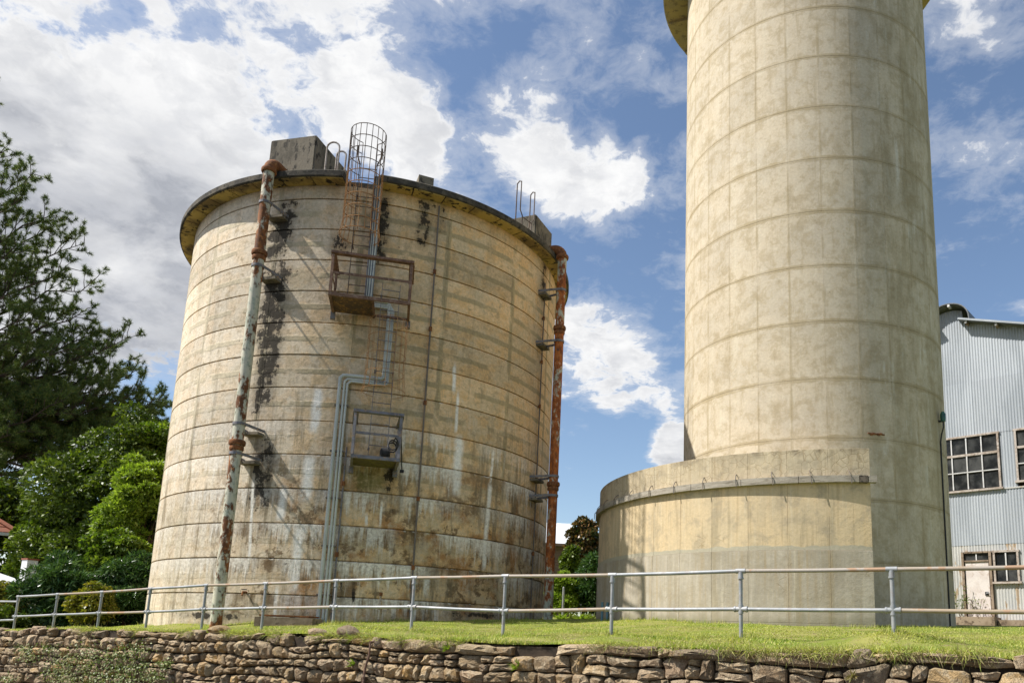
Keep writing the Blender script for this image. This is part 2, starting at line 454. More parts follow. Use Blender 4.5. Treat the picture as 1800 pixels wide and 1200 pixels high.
def mat_tower():
    m, nt, b, out = material('pale tower concrete')
    geo = nt.node('ShaderNodeNewGeometry').outputs['Position']
    X, Y, Z = nt.xyz(geo)
    ang = nt.m('ARCTAN2', nt.sub(Y, WC[1]), nt.sub(X, WC[0]))
    s = nt.mul(nt.sub(ang, WA0), WR); P = nt.vec(s, Z, 0.0)
    rnd = nt.node('ShaderNodeObjectInfo').outputs['Random']
    n1 = nt.noise(P, 0.7, 5, 0.6); n2 = nt.noise(P, 3.5, 8, 0.68, 0.4); n3 = nt.noise(P, 18, 6, 0.7)
    streak = nt.noise(nt.vec(nt.mul(s, 5.0), nt.mul(Z, 0.5), 0.0), 1.0, 8, 0.7, 0.2)
    c = nt.mix(nt.ss(n1, 0.36, 0.64), (0.56, 0.475, 0.345), (0.51, 0.44, 0.33))
    c = nt.mix(nt.ss(n2, 0.48, 0.62, 0, 0.65), c, (0.42, 0.34, 0.22))
    c = nt.mix(nt.ss(n2, 0.46, 0.34, 0, 0.4), c, (0.62, 0.55, 0.42))
    c = nt.mix(nt.ss(streak, 0.50, 0.72, 0, 0.5), c, (0.60, 0.54, 0.41))
    c = nt.mix(nt.ss(streak, 0.46, 0.30, 0, 0.5), c, (0.37, 0.295, 0.18))
    c = nt.mix(nt.mul(nt.ss(nt.noise(nt.vadd(P, (4, 4, 0)), 1.7, 8, .72, .3), .50, .62), .5), c, (0.36, 0.29, 0.18))
    t = nt.m('FRACT', nt.m('DIVIDE', nt.sub(Z, WZ0 - 20 * WSP), WSP))
    jw = nt.mul(nt.m('MINIMUM', t, nt.sub(1.0, t)), WSP)
    jw = nt.add(jw, nt.mul(nt.sub(nt.noise(P, 2.2, 7, 0.68), 0.5), 0.20))
    joint = nt.ss(jw, 0.075, 0.045)
    PAN = WR * 2 * PI / 27
    ps = nt.m('FRACT', nt.add(nt.m('DIVIDE', nt.add(s, WR * math.radians(6.2)), PAN), 40.0))
    ver = nt.mul(nt.m('MINIMUM', ps, nt.sub(1.0, ps)), PAN)
    ver = nt.add(ver, nt.mul(nt.sub(nt.noise(nt.vadd(P, (9, 4, 0)), 2.0, 5, 0.65), 0.5), 0.09))
    vj = nt.mul(nt.ss(ver, 0.045, 0.015), nt.ss(nt.noise(nt.vadd(P, (1, 8, 0)), 0.9, 2), 0.40, 0.55))
    jj = nt.m('MAXIMUM', joint, nt.mul(vj, 0.75))
    c = nt.mix(nt.mul(jj, nt.ss(nt.noise(nt.vadd(P, (3, 9, 0)), 1.3, 4), .35, .6, .35, .75)), c, (0.37, 0.295, 0.175))
    # rubbed lime patches; stains browner on the shaded side, warm shade put into the colour
    sm = nt.ss(s, 0.6, 2.2)
    c = nt.mix(nt.mul(nt.mul(nt.ss(streak, 0.50, 0.66), nt.ss(nt.noise(P, 1.1, 6, 0.7), 0.48, 0.60)), nt.mul(sm, 0.75)), c, (0.66, 0.62, 0.53))
    c = nt.mix(nt.mul(sm, nt.ss(nt.noise(nt.vec(nt.mul(s, 1.6), nt.mul(Z, .35), 2.), 1.0, 5, .6), 0.44, 0.64, 0, 0.6)), c, (0.30, 0.245, 0.145))
    pit = nt.voro(P, 1.6, out='Distance')
    c = nt.mix(nt.ss(pit, 0.030, 0.012, 0, 0.8), c, (0.10, 0.07, 0.04))
    v = nt.add(nt.add(0.92, nt.mul(rnd, 0.12)), nt.mul(nt.sub(n3, 0.5), 0.55))
    c = nt.mix(1.0, c, nt.vec(v, v, v), 'MULTIPLY')
    h = nt.add(nt.add(nt.mul(n3, 0.4), nt.mul(n2, 0.9)), nt.add(nt.mul(jj, 0.5), nt.mul(streak, .4)))
    setp(nt, b, c, 0.94, normal=nt.bump(h, 0.12, 0.02), spec=0.12)
    return m


def mat_drum(name, base, base2, crack, streakc):
    m, nt, b, out = material(name)
    geo = nt.node('ShaderNodeNewGeometry').outputs['Position']
    X, Y, Z = nt.xyz(geo)
    ang = nt.m('ARCTAN2', nt.sub(Y, WC[1]), nt.sub(X, WC[0]))
    s = nt.mul(nt.sub(ang, WA0), DR); P = nt.vec(s, Z, 0.0)
    rnd = nt.node('ShaderNodeObjectInfo').outputs['Random']
    n1 = nt.noise(P, 0.9, 5, 0.6); n3 = nt.noise(P, 16, 6, 0.7); n2 = nt.noise(P, 3.0, 7, 0.65, 0.3)
    streak = nt.noise(nt.vec(nt.mul(s, 3.4), nt.mul(Z, 0.22), 1.0), 1.0, 6, 0.62)
    c = nt.mix(nt.ss(n1, 0.36, 0.64), base, base2)
    c = nt.mix(nt.ss(streak, 0.50, 0.68, 0, 0.6), c, streakc)
    c = nt.mix(nt.ss(streak, 0.46, 0.32, 0, 0.55), c, (0.30, 0.245, 0.155))
    st2 = nt.noise(nt.vec(nt.mul(s, 11.0), nt.mul(Z, 0.5), 4.0), 1.0, 5, 0.65)
    c = nt.mix(nt.ss(st2, 0.50, 0.66, 0, 0.5), c, (0.35, 0.265, 0.155))
    c = nt.mix(nt.ss(st2, 0.45, 0.30, 0, 0.35), c, (0.62, 0.55, 0.41))
    c = nt.mix(nt.ss(n2, 0.50, 0.66, 0, 0.5), c, (0.32, 0.27, 0.195))
    c = nt.mix(nt.mul(nt.ss(nt.noise(nt.vadd(P, (6, 1, 0)), 1.5, 8, .7, .2), .5, .64), .45), c, (0.33, 0.275, 0.19))
    Pw = nt.vadd(P, nt.vscale(nt.vec(nt.noise(P, 3, 3), nt.noise(nt.vadd(P, (4, 4, 4)), 3, 3), 0.0), (0.10, 0.10, 0)))
    cr = nt.voro(Pw, 6.5 if crack else 5.0, 'DISTANCE_TO_EDGE')
    cm = nt.mul(nt.ss(cr, 0.045, 0.012), nt.ss(nt.noise(nt.vadd(P, (2, 6, 0)), 1.6, 5), 0.34 if crack else 0.58, 0.52 if crack else 0.70))
    c = nt.mix(nt.mul(cm, 0.42), c, (0.23, 0.165, 0.085))
    # damp from the grass, soot at the top edge
    c = nt.mix(nt.mul(nt.ss(Z, EYE + 3.55, EYE + 3.8), nt.ss(n2, 0.40, 0.60, 0, 0.6)), c, (0.12, 0.09, 0.055))
    mo = nt.add(EYE + .52, nt.mul(nt.sub(nt.noise(P, 2.0, 8, .72), .5), .7))
    c = nt.mix(nt.ss(nt.sub(Z, mo), .10, -.12, 0, .55), c, (0.20, 0.185, 0.11))
    if not crack and base[0] > .5:      # the grey render below laps up unevenly
        zj = nt.add(ZRENDER + .02, nt.mul(nt.sub(nt.noise(P, 2.4, 5, .65), .5), .16))
        c = nt.mix(nt.ss(nt.sub(Z, zj), .015, -.005), c, (0.40, 0.36, 0.27))
    v = nt.add(nt.add(0.95, nt.mul(rnd, 0.07)), nt.mul(nt.sub(n3, 0.5), 0.45))
    c = nt.mix(1.0, c, nt.vec(v, v, v), 'MULTIPLY')
    h = nt.sub(nt.add(nt.mul(n3, 0.6), nt.mul(nt.noise(P, 4.0, 8, .7), 0.6)), nt.mul(cm, 0.4))
    setp(nt, b, c, 0.92, normal=nt.bump(h, 0.25, 0.03), spec=0.15)
    return m


def mat_simple(name, c1, c2, scale=3.0, rough=0.8, metal=0.0, bump=0.3, fine=25, spec=0.3, c3=None, stretch=(1, 1, 1), lo=0.42, hi=0.62, rnd_amt=0.0, dist=0.02):
    m, nt, b, out = material(name)
    tc = nt.node('ShaderNodeTexCoord').outputs['Object']
    inf = nt.node('ShaderNodeObjectInfo')
    geo = nt.node('ShaderNodeNewGeometry').outputs['Position']
    p = nt.vscale(geo, stretch)
    n1 = nt.noise(p, scale, 6, 0.62, 0.2); n2 = nt.noise(geo, fine, 5, 0.65)
    c = nt.mix(nt.ss(n1, lo, hi), c1, c2)
    if c3 is not None: c = nt.mix(nt.ss(nt.noise(p, scale * 2.7, 5, 0.65), 0.54, 0.62), c, c3)
    v = nt.add(0.85, nt.mul(n2, 0.3))
    if rnd_amt: v = nt.add(v, nt.mul(nt.sub(inf.outputs['Random'], 0.5), rnd_amt))
    c = nt.mix(1.0, c, nt.vec(v, v, v), 'MULTIPLY')
    setp(nt, b, c, rough, metal, nt.bump(nt.add(nt.mul(n2, 0.6), n1), bump, dist), spec)
    return m


def mat_pipe(name, paint, rust_lo, rust_hi, r1=(0.26, 0.085, 0.022), r2=(0.085, 0.032, 0.016)):
    """flaking pale paint over rust"""
    m, nt, b, out = material(name)
    geo = nt.node('ShaderNodeNewGeometry').outputs['Position']
    n1 = nt.noise(nt.vscale(geo, (1, 1, 0.45)), 2.2, 8, 0.68, 0.3); n2 = nt.noise(nt.vscale(geo, (1, 1, 0.6)), 9, 6, 0.7); n0 = nt.noise(geo, 0.55, 2)
    k = nt.add(nt.add(nt.mul(n1, 0.55), nt.mul(n2, 0.36)), nt.mul(nt.sub(n0, 0.5), 0.32))
    rust = nt.ss(k, rust_lo, rust_hi)
    pc = nt.mix(nt.ss(n2, 0.45, 0.6), paint, (0.33, 0.36, 0.28))
    rc = nt.mix(nt.ss(n2, 0.40, 0.60), r1, r2)
    rc = nt.mix(nt.ss(nt.noise(geo, 13, 4), 0.58, 0.68), rc, (0.40, 0.16, 0.05))
    c = nt.mix(rust, pc, rc)
    c = nt.mix(nt.ss(nt.noise(nt.vadd(geo, (3, 3, 3)), 5, 6, .7), 0.60, 0.68, 0, 0.8), c, (0.05, 0.045, 0.04))
    setp(nt, b, c, 0.78, normal=nt.bump(nt.add(rust, nt.mul(n2, .6)), 0.5, 0.012), spec=0.25)
    return m


def mat_leaf(name, c1, c2, c3, trans=0.35, rough=0.45, scale=0.9):
    m, nt, b, out = material(name)
    geo = nt.node('ShaderNodeNewGeometry')
    p = geo.outputs['Position']; ri = geo.outputs['Random Per Island']
    n1 = nt.noise(p, scale, 3)
    c = nt.mix(nt.ss(n1, 0.38, 0.62), c1, c2)
    c = nt.mix(nt.ss(ri, 0.55, 1.0), c, c3)
    v = nt.add(0.7, nt.mul(ri, 0.6))
    c = nt.mix(1.0, c, nt.vec(v, v, v), 'MULTIPLY')
    setp(nt, b, c, rough, spec=0.35)
    tr = nt.node('ShaderNodeBsdfTranslucent'); nt.l.new(nt.mix(1.0, c, (1.15, 1.25, 0.55), 'MULTIPLY'), tr.inputs[0])
    ms = nt.node('ShaderNodeMixShader'); ms.inputs[0].default_value = trans
    nt.l.new(b.outputs[0], ms.inputs[1]); nt.l.new(tr.outputs[0], ms.inputs[2]); nt.l.new(ms.outputs[0], out.inputs[0])
    return m


M = {}
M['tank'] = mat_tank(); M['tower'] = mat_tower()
M['drum_mid'] = mat_drum('tan drum render', (0.60, 0.465, 0.285), (0.53, 0.425, 0.275), False, (0.66, 0.49, 0.28))
M['drum_top'] = mat_drum('cracked drum render', (0.52, 0.425, 0.285), (0.47, 0.395, 0.27), True, (0.57, 0.47, 0.31))
M['drum_low'] = mat_drum('grey cement render', (0.42, 0.37, 0.29), (0.33, 0.29, 0.225), False, (0.54, 0.48, 0.385))
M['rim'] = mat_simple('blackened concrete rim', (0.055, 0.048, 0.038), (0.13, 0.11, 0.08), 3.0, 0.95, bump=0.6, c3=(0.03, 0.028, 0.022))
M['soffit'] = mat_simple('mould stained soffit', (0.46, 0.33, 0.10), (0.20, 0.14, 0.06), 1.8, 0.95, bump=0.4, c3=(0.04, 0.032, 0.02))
M['box'] = mat_simple('dark mossy concrete', (0.20, 0.17, 0.125), (0.11, 0.095, 0.07), 2.6, 0.95, bump=0.6, c3=(0.06, 0.052, 0.04), stretch=(1, 1, 0.5))
M['pipe_pale'] = mat_pipe('flaking pale green pipe paint', (0.52, 0.49, 0.38), 0.445, 0.49, (0.30, 0.11, 0.03), (0.12, 0.05, 0.022))
M['pipe_rust'] = mat_pipe('heavily rusted pipe paint', (0.46, 0.47, 0.37), 0.40, 0.45, (0.44, 0.135, 0.03), (0.20, 0.06, 0.02))
M['rust'] = mat_simple('rusted iron', (0.22, 0.085, 0.03), (0.12, 0.048, 0.022), 7, 0.9, bump=0.5, c3=(0.30, 0.14, 0.05), dist=0.006)
M['rust_brown'] = mat_simple('brown rusted steel angle', (0.20, 0.115, 0.075), (0.13, 0.075, 0.05), 6, 0.85, bump=0.3, c3=(0.27, 0.18, 0.13), dist=0.006)
M['steel_grey'] = mat_simple('weathered grey steel', (0.19, 0.185, 0.20), (0.13, 0.125, 0.13), 6, 0.75, bump=0.3, c3=(0.28, 0.20, 0.14), dist=0.006)
M['cage_dark'] = mat_simple('dark cage rod', (0.11, 0.085, 0.075), (0.16, 0.11, 0.08), 8, 0.8, bump=0.1)
M['cage_rust'] = mat_simple('orange rusted cage rod', (0.38, 0.20, 0.08), (0.28, 0.14, 0.06), 8, 0.9, bump=0.1)
M['galv'] = mat_simple('galvanised tube', (0.27, 0.28, 0.285), (0.36, 0.36, 0.36), 3, 0.55, 0.3, bump=0.1, c3=(0.30, 0.28, 0.27), dist=0.004)
M['galv_warm'] = mat_simple('rust tinged galvanised rail', (0.34, 0.30, 0.255), (0.32, 0.25, 0.175), 1.2, 0.65, 0.1, bump=0.1, c3=(0.34, 0.22, 0.14), dist=0.004)
M['conduit'] = mat_simple('grey green conduit', (0.50, 0.52, 0.47), (0.42, 0.44, 0.41), 2.5, 0.55, bump=0.1, dist=0.004)
M['conduit_dark'] = mat_simple('blue grey cable tray', (0.30, 0.33, 0.37), (0.22, 0.245, 0.28), 2.5, 0.5, 0.2, bump=0.1, dist=0.004)
M['iron_dark'] = mat_simple('thin dark iron rod', (0.14, 0.125, 0.11), (0.20, 0.16, 0.12), 5, 0.8, bump=0.1)
M['black'] = mat_simple('black rubber', (0.018, 0.018, 0.02), (0.03, 0.03, 0.03), 5, 0.6, bump=0.1)
M['timber'] = mat_simple('grey weathered timber', (0.36, 0.32, 0.26), (0.28, 0.245, 0.195), 2.0, 0.9, bump=0.4, c3=(0.20, 0.17, 0.13), stretch=(1, 1, 8))
M['frame'] = mat_simple('weathered timber window frame', (0.46, 0.40, 0.35), (0.33, 0.27, 0.22), 4.0, 0.85, bump=0.3, c3=(0.22, 0.16, 0.12))
M['frame_white'] = mat_simple('white glazing bar', (0.62, 0.61, 0.60), (0.52, 0.50, 0.48), 4.0, 0.7, bump=0.2)
M['door'] = mat_simple('pale flaking door paint', (0.66, 0.60, 0.56), (0.58, 0.51, 0.47), 2.0, 0.6, bump=0.2, c3=(0.50, 0.42, 0.37))
M['zinc'] = mat_simple('galvanised corrugated sheet', (0.385, 0.41, 0.435), (0.315, 0.34, 0.365), 1.1, 0.5, 0.15, bump=0.05, stretch=(1, 1, 0.25), rnd_amt=0.14, spec=0.4)
M['zinc_old'] = mat_simple('streaked pale corrugated sheet', (0.48, 0.47, 0.44), (0.38, 0.385, 0.38), 1.6, 0.6, 0.05, bump=0.05, c3=(0.36, 0.27, 0.18), stretch=(1, 1, 0.3), rnd_amt=0.1)
M['roof_metal'] = mat_simple('dull roof metal', (0.16, 0.17, 0.18), (0.12, 0.125, 0.13), 2, 0.55, 0.2, bump=0.1)
M['kerb'] = mat_simple('stained concrete kerb', (0.30, 0.23, 0.17), (0.20, 0.145, 0.10), 2.2, 0.9, bump=0.4, c3=(0.12, 0.085, 0.06))
M['bark'] = mat_simple('tree bark', (0.085, 0.058, 0.040), (0.050, 0.036, 0.027), 6, 0.95, bump=0.7, stretch=(1, 1, 0.35))
M['white_wall'] = mat_simple('white painted wall', (0.74, 0.73, 0.72), (0.68, 0.67, 0.66), 1.5, 0.8, bump=0.1)
M['pale_roof'] = mat_simple('pale painted roof sheet', (0.66, 0.67, 0.68), (0.58, 0.59, 0.60), 1.0, 0.6, bump=0.1)
M['tile'] = mat_simple('terracotta roof tile', (0.30, 0.10, 0.055), (0.22, 0.085, 0.05), 3.0, 0.85, bump=0.3, rnd_amt=0.3)
M['weatherboard'] = mat_simple('brown weatherboard', (0.17, 0.115, 0.085), (0.12, 0.085, 0.065), 2.0, 0.85, bump=0.2, stretch=(1, 1, 4))
M['asphalt'] = mat_simple('asphalt', (0.055, 0.053, 0.05), (0.045, 0.044, 0.043), 2.0, 0.95, bump=0.4, fine=60)
M['soil'] = mat_simple('dark earth and mortar', (0.060, 0.042, 0.028), (0.035, 0.026, 0.018), 4.0, 0.98, bump=0.6)


def mat_stone():
    m, nt, b, out = material('sandstone rubble')
    geo = nt.node('ShaderNodeNewGeometry').outputs['Position']; rnd = nt.node('ShaderNodeObjectInfo').outputs['Random']
    wn = nt.node('ShaderNodeTexWhiteNoise', noise_dimensions='1D'); nt.put(wn.inputs['W'], nt.mul(rnd, 91.7)); r2 = wn.outputs['Value']
    n1 = nt.noise(geo, 4.5, 7, 0.68, 0.2); n2 = nt.noise(geo, 22, 7, 0.72); n3 = nt.noise(nt.vadd(geo, (4, 1, 2)), 9, 6, .7)
    rp = nt.node('ShaderNodeValToRGB'); e = rp.color_ramp.elements
    for pos, c in ((0.0, (0.25, 0.165, 0.10)), (0.25, (0.38, 0.275, 0.155)), (0.45, (0.30, 0.20, 0.125)), (0.6, (0.40, 0.27, 0.13)), (0.75, (0.26, 0.195, 0.13)), (0.9, (0.40, 0.235, 0.08)), (1.0, (0.43, 0.34, 0.21))):
        el = e.new(pos) if pos not in (0.0, 1.0) else e[0 if pos == 0.0 else len(e) - 1]
        el.color = (*c, 1)
    nt.l.new(rnd, rp.inputs[0]); c = rp.outputs[0]
    c = nt.mix(nt.ss(n1, 0.45, 0.66, 0, 0.6), c, (0.20, 0.145, 0.095))
    c = nt.mix(nt.ss(n3, 0.48, 0.62, 0, 0.65), c, (0.50, 0.41, 0.28))
    c = nt.mix(nt.ss(n2, 0.56, 0.68, 0, 0.75), c, (0.10, 0.075, 0.055))
    nz = nt.xyz(nt.node('ShaderNodeNewGeometry').outputs['Normal'])[2]
    c = nt.mix(nt.mul(nt.ss(n3, 0.56, 0.44), nt.ss(nz, 0.1, 0.7, 0, 0.55)), c, (0.42, 0.35, 0.25))
    v = nt.add(0.82, nt.mul(r2, 0.66)); c = nt.mix(1.0, c, nt.vec(v, v, v), 'MULTIPLY')
    setp(nt, b, c, 0.92, normal=nt.bump(nt.add(nt.mul(n1, 1.2), nt.mul(n2, 1.0)), 1.0, 0.06), spec=0.15)
    return m
M['stone'] = mat_stone()


def mat_glass():
    m, nt, b, out = material('dusty window glass')
    geo = nt.node('ShaderNodeNewGeometry').outputs['Position']; rnd = nt.node('ShaderNodeObjectInfo').outputs['Random']
    n = nt.noise(geo, 2.5, 5, .6)
    c = nt.mix(nt.ss(nt.add(n, nt.mul(rnd, .2)), 0.45, 0.85, 0, .5), (0.012, 0.014, 0.016), (0.13, 0.13, 0.125))
    setp(nt, b, c, nt.add(0.08, nt.mul(n, .25)), spec=0.5)
    return m
M['glass'] = mat_glass()


def mat_lawn():
    m, nt, b, out = material('mown lawn soil and thatch')
    geo = nt.node('ShaderNodeNewGeometry').outputs['Position']
    n1 = nt.noise(geo, 0.8, 5, .6); n2 = nt.noise(geo, 6, 6, .7)
    c = nt.mix(nt.ss(n1, .4, .62), (0.16, 0.19, 0.035), (0.25, 0.24, 0.07))
    c = nt.mix(nt.ss(n2, .5, .68), c, (0.22, 0.18, 0.09))
    setp(nt, b, c, .95, normal=nt.bump(n2, .6, .03), spec=.1)
    return m
M['lawn'] = mat_lawn()
M['grass'] = mat_leaf('lawn grass blades', (0.26, 0.35, 0.055), (0.39, 0.43, 0.10), (0.56, 0.50, 0.20), 0.4, 0.6, 1.3)
M['dry'] = mat_leaf('dry grass clippings', (0.32, 0.26, 0.12), (0.38, 0.31, 0.16), (0.22, 0.22, 0.07), 0.2, 0.8)
M['pine'] = mat_leaf('pine needles', (0.085, 0.14, 0.03), (0.125, 0.18, 0.04), (0.20, 0.20, 0.055), 0.22, 0.5, 0.5)
M['leaf_dark'] = mat_leaf('dark broad leaves', (0.06, 0.10, 0.012), (0.10, 0.15, 0.016), (0.15, 0.19, 0.022), 0.3)
M['leaf_mid'] = mat_leaf('mid green leaves', (0.085, 0.145, 0.014), (0.13, 0.195, 0.020), (0.18, 0.23, 0.03), 0.4)
M['leaf_bright'] = mat_leaf('bright feathery leaves', (0.15, 0.235, 0.02), (0.20, 0.28, 0.03), (0.25, 0.31, 0.05), 0.45)
M['leaf_gloss'] = mat_leaf('glossy oleander leaves', (0.035, 0.085, 0.022), (0.055, 0.115, 0.028), (0.11, 0.17, 0.06), 0.25, 0.3)
M['leaf_yellow'] = mat_leaf('yellow green leaves', (0.15, 0.17, 0.02), (0.20, 0.20, 0.03), (0.24, 0.19, 0.03), 0.4)
M['leaf_rust'] = mat_leaf('magnolia leaves with rusty undersides', (0.045, 0.065, 0.02), (0.075, 0.06, 0.02), (0.26, 0.14, 0.06), 0.15, 0.3, 2.0)
M['leaf_ivy'] = mat_leaf('ivy leaves', (0.13, 0.18, 0.03), (0.20, 0.235, 0.07), (0.36, 0.37, 0.19), 0.3)

# ---------------------------------------------------------------- fence and wall lines, terrain
FP = Vector((3.64, 8.65, 0)); FDIR = Vector((-16.64, 9.45, 0)).normalized()      # fence line in plan, running left
FN = Vector((-FDIR.y, FDIR.x, 0)); FN = FN if FN.y > 0 else -FN                  # away from the camera
WALL_OFF = 1.05
WP = FP - FN * WALL_OFF                                                          # face line of the stone wall


def fpx(px, py): return on_vplane(px, py, FP, FN)
def wpx(px, py): return on_vplane(px, py, WP, FN)
def wu(p): return (Vector((p.x, p.y, 0)) - WP).dot(FDIR)


_top = [(-60, 1107), (0, 1106), (100, 1103), (200, 1105), (300, 1109), (450, 1112), (600, 1116), (727, 1123), (900, 1130), (1100, 1134), (1300, 1141), (1450, 1146), (1600, 1144), (1700, 1146), (1800, 1157), (1860, 1160)]
_tp = sorted((wu(wpx(*p)), wpx(*p).z) for p in _top)
TOP_U = [a for a, b in _tp]; TOP_Z = [b for a, b in _tp]
def wall_top(u): return float(np.interp(u, TOP_U, TOP_Z))


POSTS = [(1567, 1000, 1072, 1108), (1302, 1003, 1070, 1121), (1077, 1010, 1070, 1115), (889, 1012, 1073, 1117), (729, 1015, 1066, 1108), (592, 1020, 1066, 1097),
         (468, 1025, 1068, 1104), (363, 1028, 1070, 1101), (265, 1034, 1075, 1101), (180, 1040, 1077, 1100), (102, 1044, 1080, 1100), (33, 1048, 1083, 1100)]
ctrl = []
for u, z in zip(TOP_U, TOP_Z):
    p = WP + FDIR * u; ctrl.append((p.x, p.y, z - 0.02)); q = p + FN * 0.35; ctrl.append((q.x, q.y, z + 0.02))
for px, y0, y1, y2 in POSTS:
    p = fpx(px, y2); ctrl.append((p.x, p.y, p.z if px > 500 else fpx(px, y1).z - 0.40))
for px, py in ((262, 1099), (330, 1096), (480, 1094), (610, 1094), (740, 1091), (860, 1089), (950, 1089)):
    p = on_cyl(px, py, TC, TR); ctrl.append((p.x, p.y, p.z))
for px, py in ((1052, 1088), (1150, 1090), (1300, 1096), (1450, 1100), (1535, 1104)):
    p = on_cyl(px, py, WC, DR); ctrl.append((p.x, p.y, p.z))
p = on_cyl(1670, 1101, WC, WR); ctrl.append((p.x, p.y, p.z))
for px, py, d in ((1700, 1104, 29.3), (1800, 1105, 27.3), (1000, 1088, 32), (60, 1105, 26), (-200, 1110, 30), (150, 1100, 30)):
    p = at(px, py, d); ctrl.append((p.x, p.y, p.z))
ctrl = np.array(ctrl)
_A = np.c_[ctrl[:, :2], np.ones(len(ctrl))]; _pl, *_ = np.linalg.lstsq(_A, ctrl[:, 2], rcond=None)
_res = ctrl[:, 2] - _A @ _pl


def ground(x, y):
    x = np.atleast_1d(np.asarray(x, float)); y = np.atleast_1d(np.asarray(y, float))
    z = np.empty(len(x))
    for i in range(0, len(x), 20000):
        xs, ys = x[i:i + 20000], y[i:i + 20000]
        d2 = (xs[:, None] - ctrl[None, :, 0]) ** 2 + (ys[:, None] - ctrl[None, :, 1]) ** 2 + 0.05
        w = d2 ** -1.5
        base = np.clip(_pl[0] * xs + _pl[1] * ys + _pl[2], EYE - 1.2, EYE + 1.5)
        z[i:i + 20000] = base + (w * _res).sum(1) / w.sum(1)
    return z
def gz(x, y): return float(ground(x, y)[0])


def build_ground():
    us = np.concatenate([np.linspace(-400, -12, 14), np.linspace(-10, 26, 110), np.linspace(28, 400, 14)])
    vs = np.concatenate([np.linspace(0.10, 14, 60), np.linspace(14.5, 45, 30), np.array([55, 70, 100, 160, 260, 420, 700, 1200])])
    U, V = np.meshgrid(us, vs)
    x = WP.x + FDIR.x * U + FN.x * V; y = WP.y + FDIR.y * U + FN.y * V
    z = ground(x.ravel(), y.ravel())
    # small lumps of a real lawn
    z += 0.012 * np.sin(x.ravel() * 5.1 + 1.7 * np.sin(y.ravel() * 3.3)) * np.sin(y.ravel() * 4.3)
    co = np.c_[x.ravel(), y.ravel(), z]; nu, nv = len(us), len(vs)
    idx = np.arange(nu * nv).reshape(nv, nu)
    f = np.c_[idx[:-1, :-1].ravel(), idx[:-1, 1:].ravel(), idx[1:, 1:].ravel(), idx[1:, :-1].ravel()]
    o = np_mesh('lawn', co, f, M['lawn'], True); fix_normals(o.data)
    tag(o, 'green mown lawn sloping up from the stone wall to the tanks', 'lawn', kind='structure')
    r = MB(); r.v = [(-1200, -1200, 0), (1200, -1200, 0), (1200, 1500, 0), (-1200, 1500, 0)]; r.f = [(0, 1, 2, 3)]
    o = r.build('road', M['asphalt']); tag(o, 'grey asphalt road below the stone wall', 'road', kind='structure')
build_ground()


